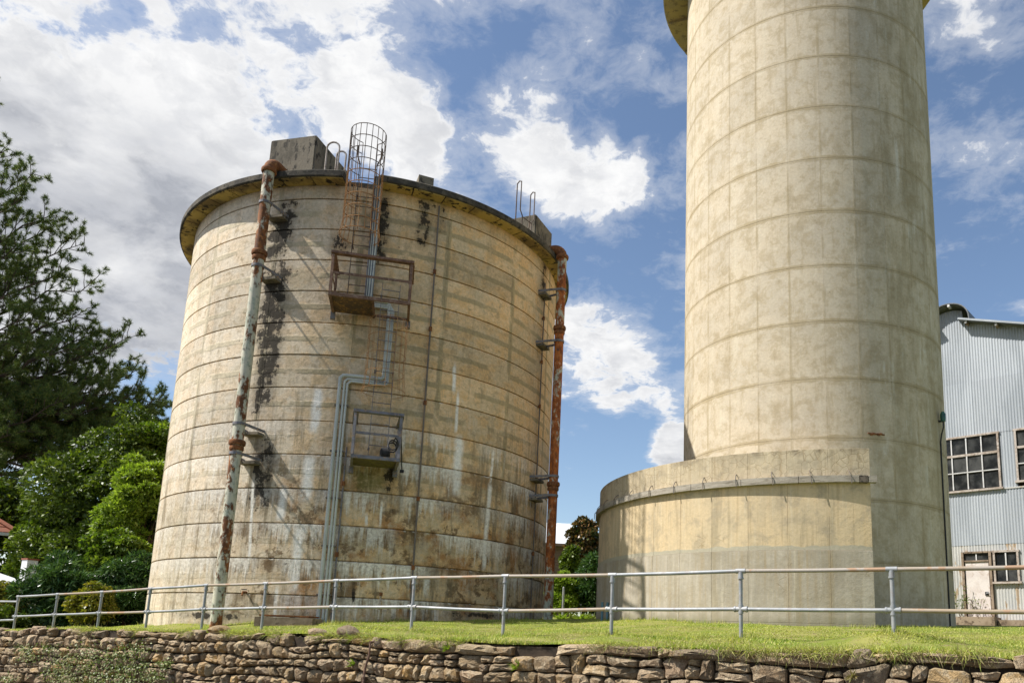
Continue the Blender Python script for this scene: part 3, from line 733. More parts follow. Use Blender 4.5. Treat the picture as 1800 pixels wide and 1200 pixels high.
# ---------------------------------------------------------------- dry stone retaining wall
def build_wall():
    zb = 0.0; u0, u1 = TOP_U[0] - 0.3, TOP_U[-1] + 0.6
    root = thing('stone_wall', (WP.x + FDIR.x * (u0 + u1) / 2, WP.y + FDIR.y * (u0 + u1) / 2, zb), 'rough sandstone rubble retaining wall along the foot of the lawn', 'stone wall')
    bk = MB()
    n = 60
    for i in range(n):
        a, b = u0 + (u1 - u0) * i / n, u0 + (u1 - u0) * (i + 1) / n
        A = WP + FDIR * a + FN * 0.09; B = WP + FDIR * b + FN * 0.09; A2 = A + FN * 0.35; B2 = B + FN * 0.35
        za, zb2 = wall_top(a) - 0.035, wall_top(b) - 0.035
        bk.quad_box([(A.x, A.y, -.3), (B.x, B.y, -.3), (B2.x, B2.y, -.3), (A2.x, A2.y, -.3), (A.x, A.y, za), (B.x, B.y, zb2), (B2.x, B2.y, zb2), (A2.x, A2.y, za)])
    bk.build('earth_backing', M['soil'], root)
    rnd = random.Random(5)
    stones = []      # (polygon in (u, z), roundness)

    def rough_at(u):      # loose round rubble in the middle of the wall, squarer blocks at its ends
        return float(np.interp(u, [-3, 3.5, 6.5, 13.0, 14.5, 24], [0.30, 0.35, 0.80, 0.95, 0.40, 0.35]))
    # courses measured down from the wall top, as deep as the road
    depth = 0.0; row = 0
    wav = [[rnd.uniform(-1, 1) for _ in range(80)] for _ in range(14)]
    def rowz(k, dep, u):
        f = (u - u0) / 0.55; i = int(f) % 79; fr = f - int(f); w = wav[k % 14]
        return wall_top(u) - dep + (0.055 * (w[i] * (1 - fr) + w[i + 1] * fr) if k > 0 else 0.02 * w[i])
    deps = [0.0, 0.14]
    while deps[-1] < 1.75: deps.append(deps[-1] + rnd.choice([0.12, 0.15, 0.19, 0.23, 0.17]))
    for k in range(len(deps) - 1):
        h = deps[k + 1] - deps[k]; u = u0; tilt = 0
        while u < u1:
            R = rough_at(u)
            w = rnd.uniform(0.11, 0.30) if R > 0.6 else rnd.uniform(0.13, 0.44)
            if k == 0: w = rnd.choice([0.18, 0.25, 0.35, 0.5, 0.65, 0.95] if u < 6 else [0.16, 0.22, 0.3, 0.4])
            if k == 0 and rnd.random() < 0.10: u += w * 0.7; continue
            tilt2 = rnd.uniform(-0.05, 0.05)
            a, b = u, u + w
            tl, tr = rowz(k, deps[k], a + tilt), rowz(k, deps[k], b + tilt2)
            bl, br = rowz(k + 1, deps[k + 1], a - tilt), rowz(k + 1, deps[k + 1], b - tilt2)
            if k == 0: dz = rnd.choice([-.03, 0, 0, .02, .04, -0.02]); tl += dz; tr += dz + rnd.uniform(-.02, .02)
            q = [(a + tilt, tl), (b + tilt2, tr), (b - tilt2, br), (a - tilt, bl)]
            if k > 0 and h > 0.16 and rnd.random() < (0.32 + 0.25 * R):      # two small stones one on the other
                f = rnd.uniform(0.35, 0.65)
                m1 = (q[0][0] * (1 - f) + q[3][0] * f, q[0][1] * (1 - f) + q[3][1] * f); m2 = (q[1][0] * (1 - f) + q[2][0] * f, q[1][1] * (1 - f) + q[2][1] * f + rnd.uniform(-.03, .03))
                stones.append(([q[0], q[1], m2, m1], R)); stones.append(([m1, m2, q[2], q[3]], R))
            elif w > 0.42 and k > 0 and rnd.random() < 0.35:
                f = rnd.uniform(0.4, 0.6); m1 = (q[0][0] * (1 - f) + q[1][0] * f + rnd.uniform(-.06, .06), q[0][1] * (1 - f) + q[1][1] * f); m2 = (q[3][0] * (1 - f) + q[2][0] * f + rnd.uniform(-.06, .06), q[3][1] * (1 - f) + q[2][1] * f)
                stones.append(([q[0], m1, m2, q[3]], R)); stones.append(([m1, q[1], q[2], m2], R))
            else: stones.append((q, R))
            u = b; tilt = tilt2

    def stone_mesh(q, R):
        """one stone: rounded outline with a bulging uneven face, about 60 triangles; origin at its middle"""
        cx = sum(p[0] for p in q) / 4; cz = sum(p[1] for p in q) / 4
        ins = rnd.uniform(0.002, 0.009) + 0.006 * R
        pts = []
        for i in range(4):
            p, nx, pv = q[i], q[(i + 1) % 4], q[(i - 1) % 4]
            cut = rnd.uniform(0.05, 0.16) + 0.16 * R * rnd.random()
            pts.append((p[0] + (pv[0] - p[0]) * cut, p[1] + (pv[1] - p[1]) * cut)); pts.append((p[0] + (nx[0] - p[0]) * cut, p[1] + (nx[1] - p[1]) * cut))
            f = rnd.uniform(0.4, 0.6); pts.append((p[0] + (nx[0] - p[0]) * f + rnd.uniform(-.012, .012), p[1] + (nx[1] - p[1]) * f + rnd.uniform(-.012, .012)))
        L = []
        for x, z in pts:
            dx, dz = x - cx, z - cz; d = math.hypot(dx, dz); k = max(0.3, (d - ins) / d); L.append((dx * k + rnd.uniform(-.006, .006), dz * k + rnd.uniform(-.006, .006)))
        bul = rnd.uniform(0.005, 0.035) + 0.03 * R; n = len(L); off = rnd.uniform(-0.035, 0.03); tx, tzz = rnd.uniform(-.15, .15), rnd.uniform(-.2, .2)
        V = []; Fc = []
        for sc, dep in ((1.0, 0.16), (1.0, 0.022), (0.93, 0.0), (0.60, -bul * 0.8)):
            for (x, z) in L:
                j = (0.020 if sc < .8 else .010) if sc < 1 else 0.004
                yy = dep + off + (x * tx + z * tzz if sc <= 1 and dep < .1 else 0) + rnd.uniform(-j, j)
                V.append((x * sc, yy, z * sc))
        V.append((rnd.uniform(-.02, .02), off - bul + rnd.uniform(-.01, .01), rnd.uniform(-.02, .02)))
        for r in range(3):
            for i in range(n): a = r * n + i; b = r * n + (i + 1) % n; Fc.append((a, b, b + n, a + n))
        for i in range(n): Fc.append((3 * n + i, 3 * n + (i + 1) % n, 4 * n))
        # wall frame to world: u along FDIR, depth along FN
        W = [(FDIR.x * -0 + FDIR.x * x + FN.x * y, FDIR.y * x + FN.y * y, z) for x, y, z in V]
        return W, Fc, Vector((WP.x + FDIR.x * cx, WP.y + FDIR.y * cx, cz))

    def seen(c):
        v = c - Vector((0, 0, EYE)); d = v.dot(CW); x = PPX + F * v.dot(CR) / d; y = PPY - F * v.dot(CU) / d
        return -20 < x < 1820 and y < 1206
    rest = MB(); ro = root.location; count = 0
    vis = []
    for q, R in stones:
        W, Fc, c = stone_mesh(q, R)
        area = abs(sum(q[i][0] * q[(i + 1) % 4][1] - q[(i + 1) % 4][0] * q[i][1] for i in range(4))) / (c.length ** 2)
        vis.append((seen(c), area, W, Fc, c))
    order = sorted(range(len(vis)), key=lambda i: -vis[i][1] if vis[i][0] else 1)
    keep = set([i for i in order if vis[i][0]][:298])
    for i, (s, ar, W, Fc, c) in enumerate(vis):
        if i in keep:
            me = bpy.data.meshes.new('stone'); me.from_pydata(W, [], Fc); me.materials.append(M['stone']); fix_normals(me); me.shade_smooth(); set_sharp(me, 18)
            o = bpy.data.objects.new('stone', me); col.objects.link(o); o.parent = root; o.location = c - ro
        else:
            k = len(rest.v); rest.v += [(w[0] + c.x, w[1] + c.y, w[2] + c.z) for w in W]; rest.f += [tuple(k + j for j in f) for f in Fc]
    o = rest.build('rubble', M['stone'], root, True, 50); o['kind'] = 'stuff'
    print('stones', len(stones), 'kept', len(keep), 'seen', sum(1 for v in vis if v[0]))
    # two boulders lying loose on the grass edge
    for (px, py, sx, sz, lab) in ((543, 1111, .17, .05, 'flat grey boulder lying on the wall top below the concrete slab'), (598, 1112, .20, .085, 'dark rounded boulder lying on the grass at the wall top'), (372, 1104, .22, .07, 'brown boulder on the wall top below the pale pipe')):
        c = wpx(px, py) + FN * 0.15
        bm = bmesh.new(); bmesh.ops.create_icosphere(bm, subdivisions=2, radius=1)
        r2 = random.Random(px)
        for v in bm.verts: v.co = v.co * r2.uniform(0.86, 1.1); v.co = Vector((v.co.x * sx, v.co.y * sx * .7, v.co.z * sz * 1.2))
        me = bpy.data.meshes.new('boulder'); bm.to_mesh(me); bm.free(); me.materials.append(M['stone']); me.shade_smooth(); set_sharp(me, 35)
        o = bpy.data.objects.new('boulder', me); col.objects.link(o)
        o.location = (c.x, c.y, max(gz(c.x, c.y), wall_top(wu(c))) + sz * .55); o.rotation_euler = (0, 0, math.atan2(FDIR.y, FDIR.x)); tag(o, lab, 'boulder')
build_wall()


# ---------------------------------------------------------------- tube handrail on the lawn edge
def build_fence():
    pts = []
    for px, yt, ym, yb in POSTS:
        pt, pm = fpx(px, yt), fpx(px, ym)
        pts.append((Vector((pt.x, pt.y, 0)), pt.z, pm.z))
    # the run goes on to the right outside the picture
    d = (pts[0][0] - pts[1][0]); p = pts[0][0] + d
    pts.insert(0, (p, pts[0][1] + 0.01, pts[0][2] + 0.005))
    root = thing('handrail_fence', (pts[4][0].x, pts[4][0].y, gz(pts[4][0].x, pts[4][0].y)), 'long galvanised tube handrail fence with two rails along the lawn edge', 'fence')
    R = 0.0242
    for i, (p, zt, zm) in enumerate(pts):
        g = gz(p.x, p.y)
        MB().tube([(p.x, p.y, g - 0.25), (p.x, p.y, zt)], R, 12).build('post', M['galv'], root, True)
        # cross fittings
        s = MB(); s.tube([(p.x, p.y, zm - 0.055), (p.x, p.y, zm + 0.055)], R * 1.33, 12); s.tube([p + FDIR * -.075 + Vector((0, 0, zm)), p + FDIR * .075 + Vector((0, 0, zm))], R * 1.33, 12)
        s.tube([p + FDIR * -.082 + Vector((0, 0, zm)), p + FDIR * -.062 + Vector((0, 0, zm))], R * 1.55, 12); s.tube([p + FDIR * .062 + Vector((0, 0, zm)), p + FDIR * .082 + Vector((0, 0, zm))], R * 1.55, 12)
        s.build('cross_fitting', M['galv'], root, True)
        s = MB(); s.tube([(p.x, p.y, zt - 0.085), (p.x, p.y, zt - 0.01)], R * 1.33, 12); s.tube([(p.x, p.y, zt - 0.10), (p.x, p.y, zt - 0.078)], R * 1.55, 12); s.tube([p + FDIR * -.06 + Vector((0, 0, zt)), p + FDIR * .06 + Vector((0, 0, zt))], R * 1.3, 12)
        s.build('tee_fitting', M['galv'], root, True)
        if i:
            q, zt0, zm0 = pts[i - 1]
            MB().tube([q + Vector((0, 0, zt0)), (q + p) / 2 + Vector((0, 0, (zt + zt0) / 2 - .004)), p + Vector((0, 0, zt))], R, 12).build('rail', M['galv_warm'] if i % 3 != 0 else M['galv'], root, True)
            MB().tube([q + Vector((0, 0, zm0)), (q + p) / 2 + Vector((0, 0, (zm + zm0) / 2 - .004)), p + Vector((0, 0, zm))], R, 12).build('rail', M['galv_warm'] if i % 3 == 1 else M['galv'], root, True)
    # the run steps down beyond its last post
    p, zt, zm = pts[-1]; q = p + (FDIR * 2.0); q = Vector((q.x, q.y, 0))
    a = fpx(0, 1055); dzt = a.z
    MB().tube([p + Vector((0, 0, fpx(33, 1057).z)), q + Vector((0, 0, dzt - .02))], R, 12).build('rail', M['galv'], root, True)
    MB().tube([p + Vector((0, 0, fpx(28, 1089).z)), q + Vector((0, 0, dzt - .50))], R, 12).build('rail', M['galv'], root, True)
    MB().tube([q + Vector((0, 0, gz(q.x, q.y) - .2)), q + Vector((0, 0, dzt - .02))], R, 12).build('post', M['galv'], root, True)
build_fence()

# ---------------------------------------------------------------- the big concrete tank
RIM_OV = 0.38
Z_WALLTOP = tz(560, 326); Z_RIMTOP = Z_WALLTOP + 0.20
NOTCH = (tang(606, 320, .2), tang(669, 325, .2))
ZB_T = EYE - 1.0
def arc_panel(name, r0, r1, h, a, nseg, ch, mat):
    """curved slab centred on angle 0, height h from z 0, chamfered face"""
    V, Fc = [], []
    da = ch / r1
    for i in range(nseg + 1):
        f = i / nseg; th = -a / 2 + a * f; thi = -a / 2 + da + (a - 2 * da) * f
        for r, z, t in ((r0, 0, th), (r1 - ch, 0, th), (r1, ch, thi), (r1, h - ch, thi), (r1 - ch, h, th), (r0, h, th)):
            V.append((r * math.cos(t), r * math.sin(t), z))
    for i in range(nseg):
        for j in range(5):
            k = i * 6 + j; Fc.append((k, k + 6, k + 7, k + 1))
    Fc.append((0, 1, 4, 5)); Fc.append((1, 2, 3, 4)); e = nseg * 6; Fc.append((e + 5, e + 4, e + 1, e)); Fc.append((e + 4, e + 3, e + 2, e + 1))
    me = bpy.data.meshes.new(name); me.from_pydata(V, [], Fc); me.materials.append(mat); fix_normals(me); me.shade_smooth(); set_sharp(me, 30)
    return me


def build_tank():
    root = thing('concrete_tank', (TC[0], TC[1], ZB_T), 'big round weathered concrete tank with overhanging dark rim', 'tank')
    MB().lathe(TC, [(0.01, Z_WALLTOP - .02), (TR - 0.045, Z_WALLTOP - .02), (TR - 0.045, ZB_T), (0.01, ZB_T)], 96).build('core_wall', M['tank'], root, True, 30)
    n = 16; step = 2 * PI / n; off0 = TA0 - math.radians(6.7) + step / 2
    gap = 0.001 / TR
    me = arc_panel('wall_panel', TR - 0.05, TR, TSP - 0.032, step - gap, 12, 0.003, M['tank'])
    zt = TZ1 + TSP
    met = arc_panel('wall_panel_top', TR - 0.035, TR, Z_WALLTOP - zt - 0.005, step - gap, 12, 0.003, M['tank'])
    rr = random.Random(3)
    for k in range(14):
        z0 = TZ1 - (k) * TSP
        if z0 + TSP < ZB_T + .3: break
        for j in range(-6, 6):
            o = bpy.data.objects.new('wall_panel', me); col.objects.link(o); o.parent = root
            a = off0 + j * step; dr = rr.uniform(-0.004, 0.004)
            o.location = (math.cos(a) * dr, math.sin(a) * dr, z0 - ZB_T + 0.013); o.rotation_euler = (0, 0, a)
    for j in range(-6, 6):
        o = bpy.data.objects.new('wall_panel', met); col.objects.link(o); o.parent = root; o.location = (0, 0, zt - ZB_T + 0.012); o.rotation_euler = (0, 0, off0 + j * step)
    # overhanging rim with a notch for the ladder
    a0, a1 = NOTCH[1], NOTCH[0] + 2 * PI
    RO = TR + RIM_OV
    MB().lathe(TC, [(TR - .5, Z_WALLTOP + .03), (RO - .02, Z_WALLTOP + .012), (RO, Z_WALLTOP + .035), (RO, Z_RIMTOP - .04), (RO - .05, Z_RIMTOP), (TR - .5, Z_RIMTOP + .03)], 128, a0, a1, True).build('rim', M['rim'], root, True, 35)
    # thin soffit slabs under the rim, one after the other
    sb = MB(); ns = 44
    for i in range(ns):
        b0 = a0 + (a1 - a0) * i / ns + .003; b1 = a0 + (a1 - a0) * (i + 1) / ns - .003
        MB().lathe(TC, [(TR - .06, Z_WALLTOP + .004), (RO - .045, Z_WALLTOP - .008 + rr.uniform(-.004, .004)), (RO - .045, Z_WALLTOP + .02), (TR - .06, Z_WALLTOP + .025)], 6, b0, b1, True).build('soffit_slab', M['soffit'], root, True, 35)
    MB().lathe(TC, [(0.01, Z_RIMTOP + .35), (TR - .35, Z_RIMTOP + .028)], 64).build('roof', M['rim'], root, True)
    MB().lathe(TC, [(TR - .5, Z_WALLTOP - .01), (TR - .04, Z_WALLTOP - .01), (TR - .04, Z_RIMTOP - .05), (TR - .5, Z_RIMTOP - .05)], 8, NOTCH[0] - .01, NOTCH[1] + .01, True).build('notch_sill', M['box'], root)
    return root
build_tank()


def housing(px, py, w, dep, top_px, r_out, name, lab):
    """concrete box on the tank roof, its face square to the radius"""
    a = tang(px, py, 0.0); e = Vector((math.cos(a), math.sin(a), 0)); t = Vector((-math.sin(a), math.cos(a), 0))
    zt = on_cyl(*top_px, TC, r_out).z
    c = tpt(a, r_out - dep / 2, 0); zb = Z_RIMTOP - 0.02
    bm = bmesh.new(); bmesh.ops.create_cube(bm, size=1)
    bmesh.ops.scale(bm, vec=(dep, w, zt - zb), verts=bm.verts); bmesh.ops.bevel(bm, geom=bm.edges[:], offset=0.03, segments=2, affect='EDGES')
    me = bpy.data.meshes.new(name); bm.to_mesh(me); bm.free(); me.materials.append(M['box'])
    o = bpy.data.objects.new(name, me); col.objects.link(o); o.location = (c.x, c.y, (zt + zb) / 2); o.rotation_euler = (0, 0, a)
    return tag(o, lab, 'concrete housing'), a, zt
PIPE_OFF = 0.58
A_LP = tang(432, 650, PIPE_OFF); A_RP = tang(975, 790, PIPE_OFF)
_, _, zt_lb = housing(505, 300, 1.25, 1.5, (484, 247), TR - .1, 'concrete_housing', 'large dark concrete box on the tank roof behind the pale pipe')
_ab = A_RP + .04
hb = housing(953, 420, 1.1, 1.1, (945, 380), TR + .05, 'concrete_housing', 'small stained concrete box on the tank roof beside the rusty pipe')
o = bpy.data.objects['concrete_housing'];


def roof_block():
    a = tang(745, 330); c = tpt(a, TR + .05, 0); e = Vector((math.cos(a), math.sin(a), 0)); t = Vector((-math.sin(a), math.cos(a), 0))
    z1 = on_cyl(745, 318, TC, TR + .05).z
    m = MB().box((c.x, c.y, (z1 + Z_RIMTOP) / 2), e, t, (0, 0, 1), .4, .36, z1 - Z_RIMTOP + .02)
    tag(m.build('roof_block', M['box']), 'low square concrete block on the tank rim above a thin iron rod', 'concrete block')
roof_block()


def flange(m, a, z, off, r, h=.05): m.lathe(tpt(a, TR + off, 0), [(r * .6, z - h), (r * .93, z - h), (r, z - h * .5), (r, z + h * .5), (r * .93, z + h), (r * .6, z + h)], 20)


def big_pipe(name, a, px_elbow, collars, brackets, r, mat, lab, z_elbow):
    g = tpt(a, TR + PIPE_OFF, 0); zg = gz(g.x, g.y)
    root = thing(name, (g.x, g.y, zg), lab, 'pipe')
    e = Vector((math.cos(a), math.sin(a), 0))
    zs = sorted([z for z in collars]) + [z_elbow]
    zprev = zg - 0.2
    for z in zs:
        MB().tube([tpt(a, TR + PIPE_OFF, zprev + .0), tpt(a, TR + PIPE_OFF, (zprev + z) / 2), tpt(a, TR + PIPE_OFF, z)], r, 24).build('pipe_length', mat, root, True)
        zprev = z + .004
    for z in collars:
        m = MB(); flange(m, a, z + .10, PIPE_OFF, r * 1.42, .055); flange(m, a, z - .02, PIPE_OFF, r * 1.22, .05)
        m.build('socket_collar', M['rust'], root, True)
    # elbow turning in over the rim
    er = .26; pts = [tpt(a, TR + PIPE_OFF, z_elbow - .02)]
    for i in range(8):
        th = PI / 2 * i / 7; pts.append(tpt(a, TR + PIPE_OFF - er * (1 - math.cos(th)), z_elbow + er * math.sin(th)))
    pts.append(tpt(a, TR - .12, z_elbow + er))
    MB().tube(pts, r * 1.10, 24).build('elbow', M['rust'], root, True)
    m = MB(); flange(m, a, z_elbow + .0, PIPE_OFF, r * 1.42, .05); m.build('elbow_flange', M['rust'], root, True)
    for z in brackets:
        bm_ = MB(); t = Vector((-math.sin(a), math.cos(a), 0))
        bm_.lathe(tpt(a, TR + PIPE_OFF, 0), [(r + .004, z - .03), (r + .018, z - .03), (r + .018, z + .03), (r + .004, z + .03)], 24, closed=True)
        for sgn in (-1, 1):
            bm_.bar(tpt(a, TR + PIPE_OFF - r * .2, z) + t * sgn * (r + .012), tpt(a, TR - .05, z - .02) + t * sgn * (r + .10), .016, .06)
        b = bm_.build('bracket', M['steel_grey'], root)
        MB().box(tpt(a, TR + .10, z - .10), e, t, (0, 0, 1), .24, .42, .06).build('bracket_plate', M['box'], root)
    return root
zc = lambda px, py: tz(px, py, PIPE_OFF)
big_pipe('overflow_pipe', A_LP, None, [zc(460, 452), zc(422, 786)], [zc(472, 357), zc(457, 468), zc(427, 745), zc(420, 797)], .122, M['pipe_pale'], 'tall pale pipe with flaking paint on the sunny side of the tank', zc(480, 300))
big_pipe('overflow_pipe', A_RP, None, [zc(982, 582), zc(967, 855)], [zc(987, 512), zc(979, 597), zc(965, 833), zc(963, 867)], .122, M['pipe_rust'], 'tall rust red pipe on the shaded edge of the tank', zc(988, 452))


# ---- ladders, cages and platforms
def polar_frame(a): return Vector((math.cos(a), math.sin(a), 0)), Vector((-math.sin(a), math.cos(a), 0))


def ladder(name, a, off, z0, z1, w, lab, mat, cage=None, cmat=None, flare=None, low_mat=None):
    e, t = polar_frame(a); c = tpt(a, TR + off, 0)
    root = thing(name, (c.x, c.y, z0), lab, 'ladder')
    for s in (-1, 1):
        m = MB().bar(c + t * s * w / 2 + Vector((0, 0, z0)), c + t * s * w / 2 + Vector((0, 0, z1)), .012, .055, e)
        if flare:
            zf, wf, zt = flare
            m.tube([c + t * s * w / 2 + Vector((0, 0, z1 - .05)), c + t * s * wf / 2 + Vector((0, 0, zf)), c + t * s * wf / 2 + Vector((0, 0, zt)), c + t * s * wf / 2 - e * .06 + Vector((0, 0, zt + .03)), c + t * s * wf / 2 - e * .12 + Vector((0, 0, zt - .03)), c + t * s * wf / 2 - e * .12 + Vector((0, 0, zf))], .016, 8)
        m.build('stringer', mat, root)
    z = z0 + .12
    while z < z1 - .05:
        MB().tube([c - t * w / 2 + Vector((0, 0, z)), c + t * w / 2 + Vector((0, 0, z))], .010, 6).build('rung', mat, root); z += .245
    for z in np.linspace(z0 + .3, min(z1, Z_WALLTOP) - .3, 3):
        for s in (-1, 1): MB().bar(c + t * s * w / 2 + Vector((0, 0, z)), c + t * s * w / 2 - e * (off + .02) + Vector((0, 0, z)), .04, .008).build('wall_stay', mat, root)
    if cage:
        cz0, cz1, rad, nh, nb, rr_ = cage
        cc = c + e * (rad * .88)
        hoops = np.linspace(cz0, cz1, nh)
        for i, z in enumerate(hoops):
            pts = []
            for q in range(25):
                th = PI * (0.86 - 1.72 * q / 24); pts.append(cc + (e * math.cos(th) + t * math.sin(th)) * (rad * (1.12 if (i == 0 and cmat) else 1)) + Vector((0, 0, z)))
            MB().tube(pts, rr_ * 1.1, 6).build('cage_hoop', cmat if (cmat and z < Z_WALLTOP + .1) else mat, root)
        for q in range(nb):
            th = PI * (0.86 - 1.72 * q / (nb - 1)); b = cc + (e * math.cos(th) + t * math.sin(th)) * rad
            b0 = cc + (e * math.cos(th) + t * math.sin(th)) * rad * (1.12 if cmat else 1)
            m1 = [b0 + Vector((0, 0, cz0 - (.05 * (q % 3)))), b + Vector((0, 0, hoops[1]))]
            zsplit = min(max(Z_WALLTOP + .1, hoops[1] + .05), cz1)
            if low_mat is None:
                MB().tube(m1 + [b + Vector((0, 0, zsplit))], rr_, 5).build('cage_bar', cmat or mat, root)
                if zsplit < cz1 - .05: MB().tube([b + Vector((0, 0, zsplit)), b + Vector((0, 0, cz1))], rr_, 5).build('cage_bar', mat, root)
    return root
zf = lambda px, py, off: tz(px, py, off)
A_UL = (tang(626, 512, .2) + tang(645, 330, .2)) / 2
z_pl = zf(648, 522, 1.0)           # upper platform floor
ladder('caged_ladder', A_UL, .18, z_pl, Z_RIMTOP + .35, .40, 'tall caged ladder rising above the tank rim from the brown platform', M['cage_dark'],
       cage=(zf(628, 412, .6), zf(645, 232, .6), .40, 10, 17, .0085), cmat=M['cage_rust'], flare=(Z_RIMTOP + .55, .56, zf(632, 256, .2)))
A_LL = (tang(664, 790, .2) + tang(688, 505, .2)) / 2
z_pl2 = zf(655, 797, 1.0)
ladder('caged_ladder', A_LL, .22, z_pl2, zf(688, 500, .2), .40, 'thin ladder with a frail rusty cage between the two platforms', M['steel_grey'],
       cage=(zf(668, 688, .6), zf(680, 565, .6), .42, 5, 15, .005), cmat=M['cage_rust'])


def platform(name, px_l, px_r, py_f, off, h, mat, lab, solid=1.0, floor_mat=None):
    al, ar = tang(px_l, py_f, off), tang(px_r, py_f, off); a = (al + ar) / 2; e, t = polar_frame(a)
    zl = (tz(px_l, py_f, off) + tz(px_r, py_f + 8, off)) / 2
    w = (tpt(al, TR + off, 0) - tpt(ar, TR + off, 0)).length; c = tpt(a, TR, 0); up = Vector((0, 0, 1))
    root = thing(name, (c.x + e.x * off / 2, c.y + e.y * off / 2, zl), lab, 'platform')
    P = lambda s, o, z: c + t * s + e * o + up * (zl + z)      # s across (positive to the right), o outwards
    L, Rr = -w / 2, w / 2
    lo = -0.06
    d1 = L + w * solid
    MB().box(P((L + d1) / 2, off / 2, -.015), t, e, up, d1 - L, off - .02, .02).build('floor_plate', floor_mat or mat, root)
    if solid < .99: MB().bar(P(d1, .04, -.05), P(d1, off, -.05), .05, .06).build('floor_beam', mat, root); MB().bar(P(d1, .12, -.04), P(Rr, .12, -.04), .05, .05).build('floor_beam', mat, root)
    MB().bar(P(L - .03, off, -.035), P(Rr + .03, off, -.035), .05, .075).build('floor_beam', mat, root)
    for s in (L, Rr):
        MB().bar(P(s, lo, -.045), P(s, off - .026, -.045), .055, .07).build('side_beam', mat, root)
        MB().bar(P(s, .0, -.14), P(s, .10, -.14), .10, .16).build('wall_shoe', M['steel_grey'], root)
        MB().bar(P(s, off, .003), P(s, off, h - .012), .055, .055).build('post', mat, root)
        MB().bar(P(s, .12, -.01), P(s, .12, h - .012), .045, .045).build('post', mat, root)
        MB().bar(P(s, -.02, h * .52), P(s, off - .03, h * .52), .012, .05).build('mid_rail', mat, root)
        m = MB().bar(P(s, -.02, h), P(s, off - .07, h), .12, .012); m.bar(P(s, -.02, h + .03), P(s, off - .05, h + .03), .012, .05); m.build('top_rail', mat, root)
    MB().bar(P(L - .028, off, h * .52), P(Rr + .028, off, h * .52), .014, .055).build('mid_rail', mat, root)
    m = MB().bar(P(L - .05, off, h), P(Rr + .05, off, h), .13, .012); m.bar(P(L - .05, off + .04, h + .032), P(Rr + .05, off + .04, h + .032), .012, .052); m.build('top_rail', mat, root)
    return root, P, w
M['floor_up'] = mat_simple('rotting brown platform floor', (0.10, 0.07, 0.045), (0.17, 0.10, 0.05), 5, .9, bump=.4, c3=(0.33, 0.19, 0.06))
M['floor_low'] = mat_simple('mossy platform floor', (0.11, 0.095, 0.05), (0.16, 0.14, 0.05), 5, .9, bump=.4, c3=(0.07, 0.06, 0.04))
platform('ladder_platform', 580, 720, 520, 1.02, .90, M['rust_brown'], 'wide brown rusted steel platform below the tall caged ladder', .54, M['floor_up'])
_, PL, wl = platform('ladder_platform', 619, 701, 798, 1.02, .92, M['steel_grey'], 'small grey steel platform low on the tank wall', 1.0, M['floor_low'])


def winch():
    z = .01; c = PL(wl * .22, .55, z)
    root = thing('motor_unit', c, 'small dark motor with coiled hose on the grey platform', 'motor')
    e, t = polar_frame(TA0)
    MB().box(PL(wl * .22, .55, .04), t, e, (0, 0, 1), .26, .22, .06).build('base', M['steel_grey'], root)
    MB().tube([PL(wl * .10, .55, .18), PL(wl * .13, .55, .18), PL(wl * .30, .55, .18), PL(wl * .33, .55, .18)], [.07, .14, .14, .09], 16).build('housing', M['black'], root, True)
    pts = [PL(wl * .36 + .1 * math.cos(i * .55), .6 + .02 * i, .30 + .12 * math.sin(i * .55)) for i in range(26)]
    MB().tube(pts, .018, 6).build('hose', M['black'], root, True)
    MB().tube([PL(wl * .36, .7, .40), PL(wl * .44, .85, .55), PL(wl * .5 + .03, .95, .50), PL(wl * .5 + .09, .6, .05), PL(wl * .5 + .13, .3, -.10)], .012, 6).build('cable', M['black'], root, True)
    MB().box(PL(wl * .5 + .13, .3, -.12), t, e, (0, 0, 1), .09, .07, .06).build('socket', M['black'], root)
winch()


